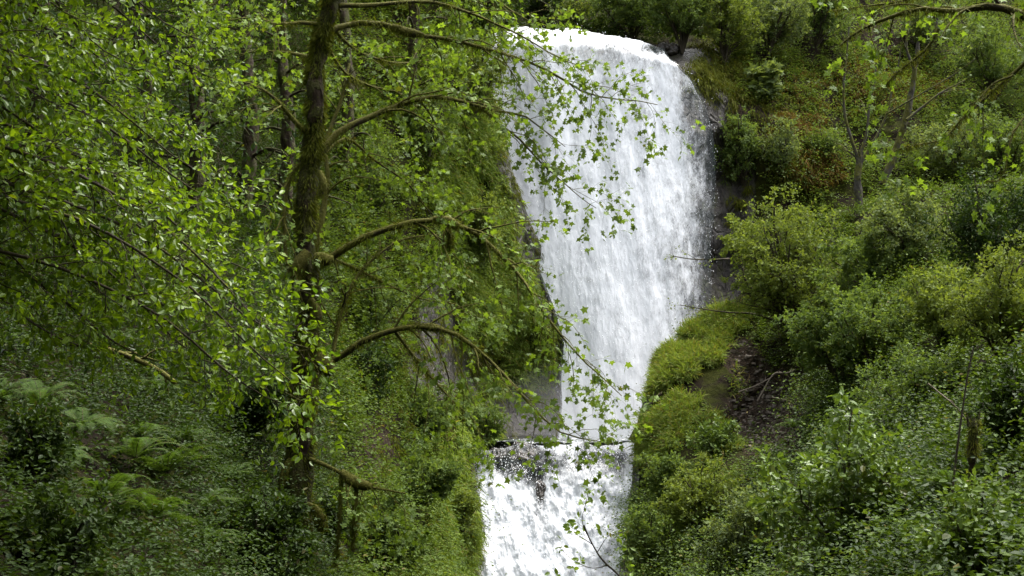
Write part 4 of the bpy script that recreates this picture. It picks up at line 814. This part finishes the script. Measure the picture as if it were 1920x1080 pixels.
T = NT('drifting_mist'); tc = T.n('ShaderNodeTexCoord').outputs['Object']
ln = T.n('ShaderNodeVectorMath', operation='LENGTH'); T.set(ln.inputs[0], tc)
fall_ = T.ramp(ln.outputs['Value'], 1.0, .25)
vo = T.n('ShaderNodeVolumePrincipled'); vo.inputs['Color'].default_value = (.95, .96, .98, 1); vo.inputs['Anisotropy'].default_value = .3
T.set(vo.inputs['Density'], T.math('MULTIPLY', T.math('MULTIPLY', fall_, T.ramp(T.noise(tc, 2.0, 3, .5), .25, .7)), .20)); T.t.links.new(vo.outputs[0], T.out.inputs['Volume'])
def mist(label, c, sc):
    th = np.linspace(0, 2*math.pi, 24, endpoint=False)[:, None]; ph = np.linspace(.01, math.pi-.01, 14)[None, :]
    V = np.stack([np.cos(th)*np.sin(ph), np.sin(th)*np.sin(ph), np.cos(ph)+0*th], -1); idx = np.arange(24*14).reshape(24, 14); nx = np.roll(idx, -1, 0)
    f = np.stack([idx[:, :-1], idx[:, 1:], nx[:, 1:], nx[:, :-1]], -1).reshape(-1, 4)
    o = mesh_obj('mist', V, f, np.full(len(f), 4), T.m); o.location = [float(x) for x in c]; o.scale = sc; tag(o, label, kind='stuff')
mist('white mist rising where the upper fall lands', P(1075, 790, 39.6), (2.6, 1.7, 1.9))
# ------------------------------------------------------------------ light, camera
w = bpy.data.worlds.new('World'); SC.world = w; w.use_nodes = True; nt = w.node_tree
bg = nt.nodes['Background']; sky = nt.nodes.new('ShaderNodeTexSky'); sky.sky_type = 'NISHITA'; sky.sun_disc = False
SUN_EL, SUN_AZ = R(68), R(60)       # azimuth from +Y (away from the camera) towards +X
sky.sun_elevation = SUN_EL; sky.sun_rotation = SUN_AZ; sky.air_density = 1.0; sky.dust_density = 4.0; sky.ozone_density = 1.0
hs = nt.nodes.new('ShaderNodeHueSaturation'); hs.inputs['Saturation'].default_value = .35; nt.links.new(sky.outputs[0], hs.inputs['Color'])
nt.links.new(hs.outputs[0], bg.inputs[0]); bg.inputs[1].default_value = .15
sl = bpy.data.lights.new('sun', 'SUN'); sl.energy = 1.4; sl.angle = R(30); sl.color = (1, .96, .9)
so = bpy.data.objects.new('sun', sl); COL.objects.link(so)
from mathutils import Vector
dv = Vector((math.sin(SUN_AZ)*math.cos(SUN_EL), math.cos(SUN_AZ)*math.cos(SUN_EL), math.sin(SUN_EL)))
so.rotation_euler = dv.to_track_quat('Z', 'Y').to_euler()
cam = bpy.data.cameras.new('camera'); cam.lens = 36*F/1920; cam.sensor_width = 36; cam.clip_end = 2000; cam.clip_start = .1
co = bpy.data.objects.new('camera', cam); COL.objects.link(co); co.rotation_euler = (math.pi/2+PITCH, 0, 0); SC.camera = co
SC.view_settings.view_transform = 'Standard'; SC.view_settings.look = 'None'; SC.view_settings.gamma = 1; SC.view_settings.exposure = 2.1
SC.render.engine = 'CYCLES'; cy = SC.cycles; cy.max_bounces = 8; cy.diffuse_bounces = 4; cy.glossy_bounces = 2; cy.transmission_bounces = 4; cy.transparent_max_bounces = 10
cy.use_denoising = True; cy.caustics_reflective = False; cy.caustics_refractive = False; cy.sample_clamp_indirect = 4
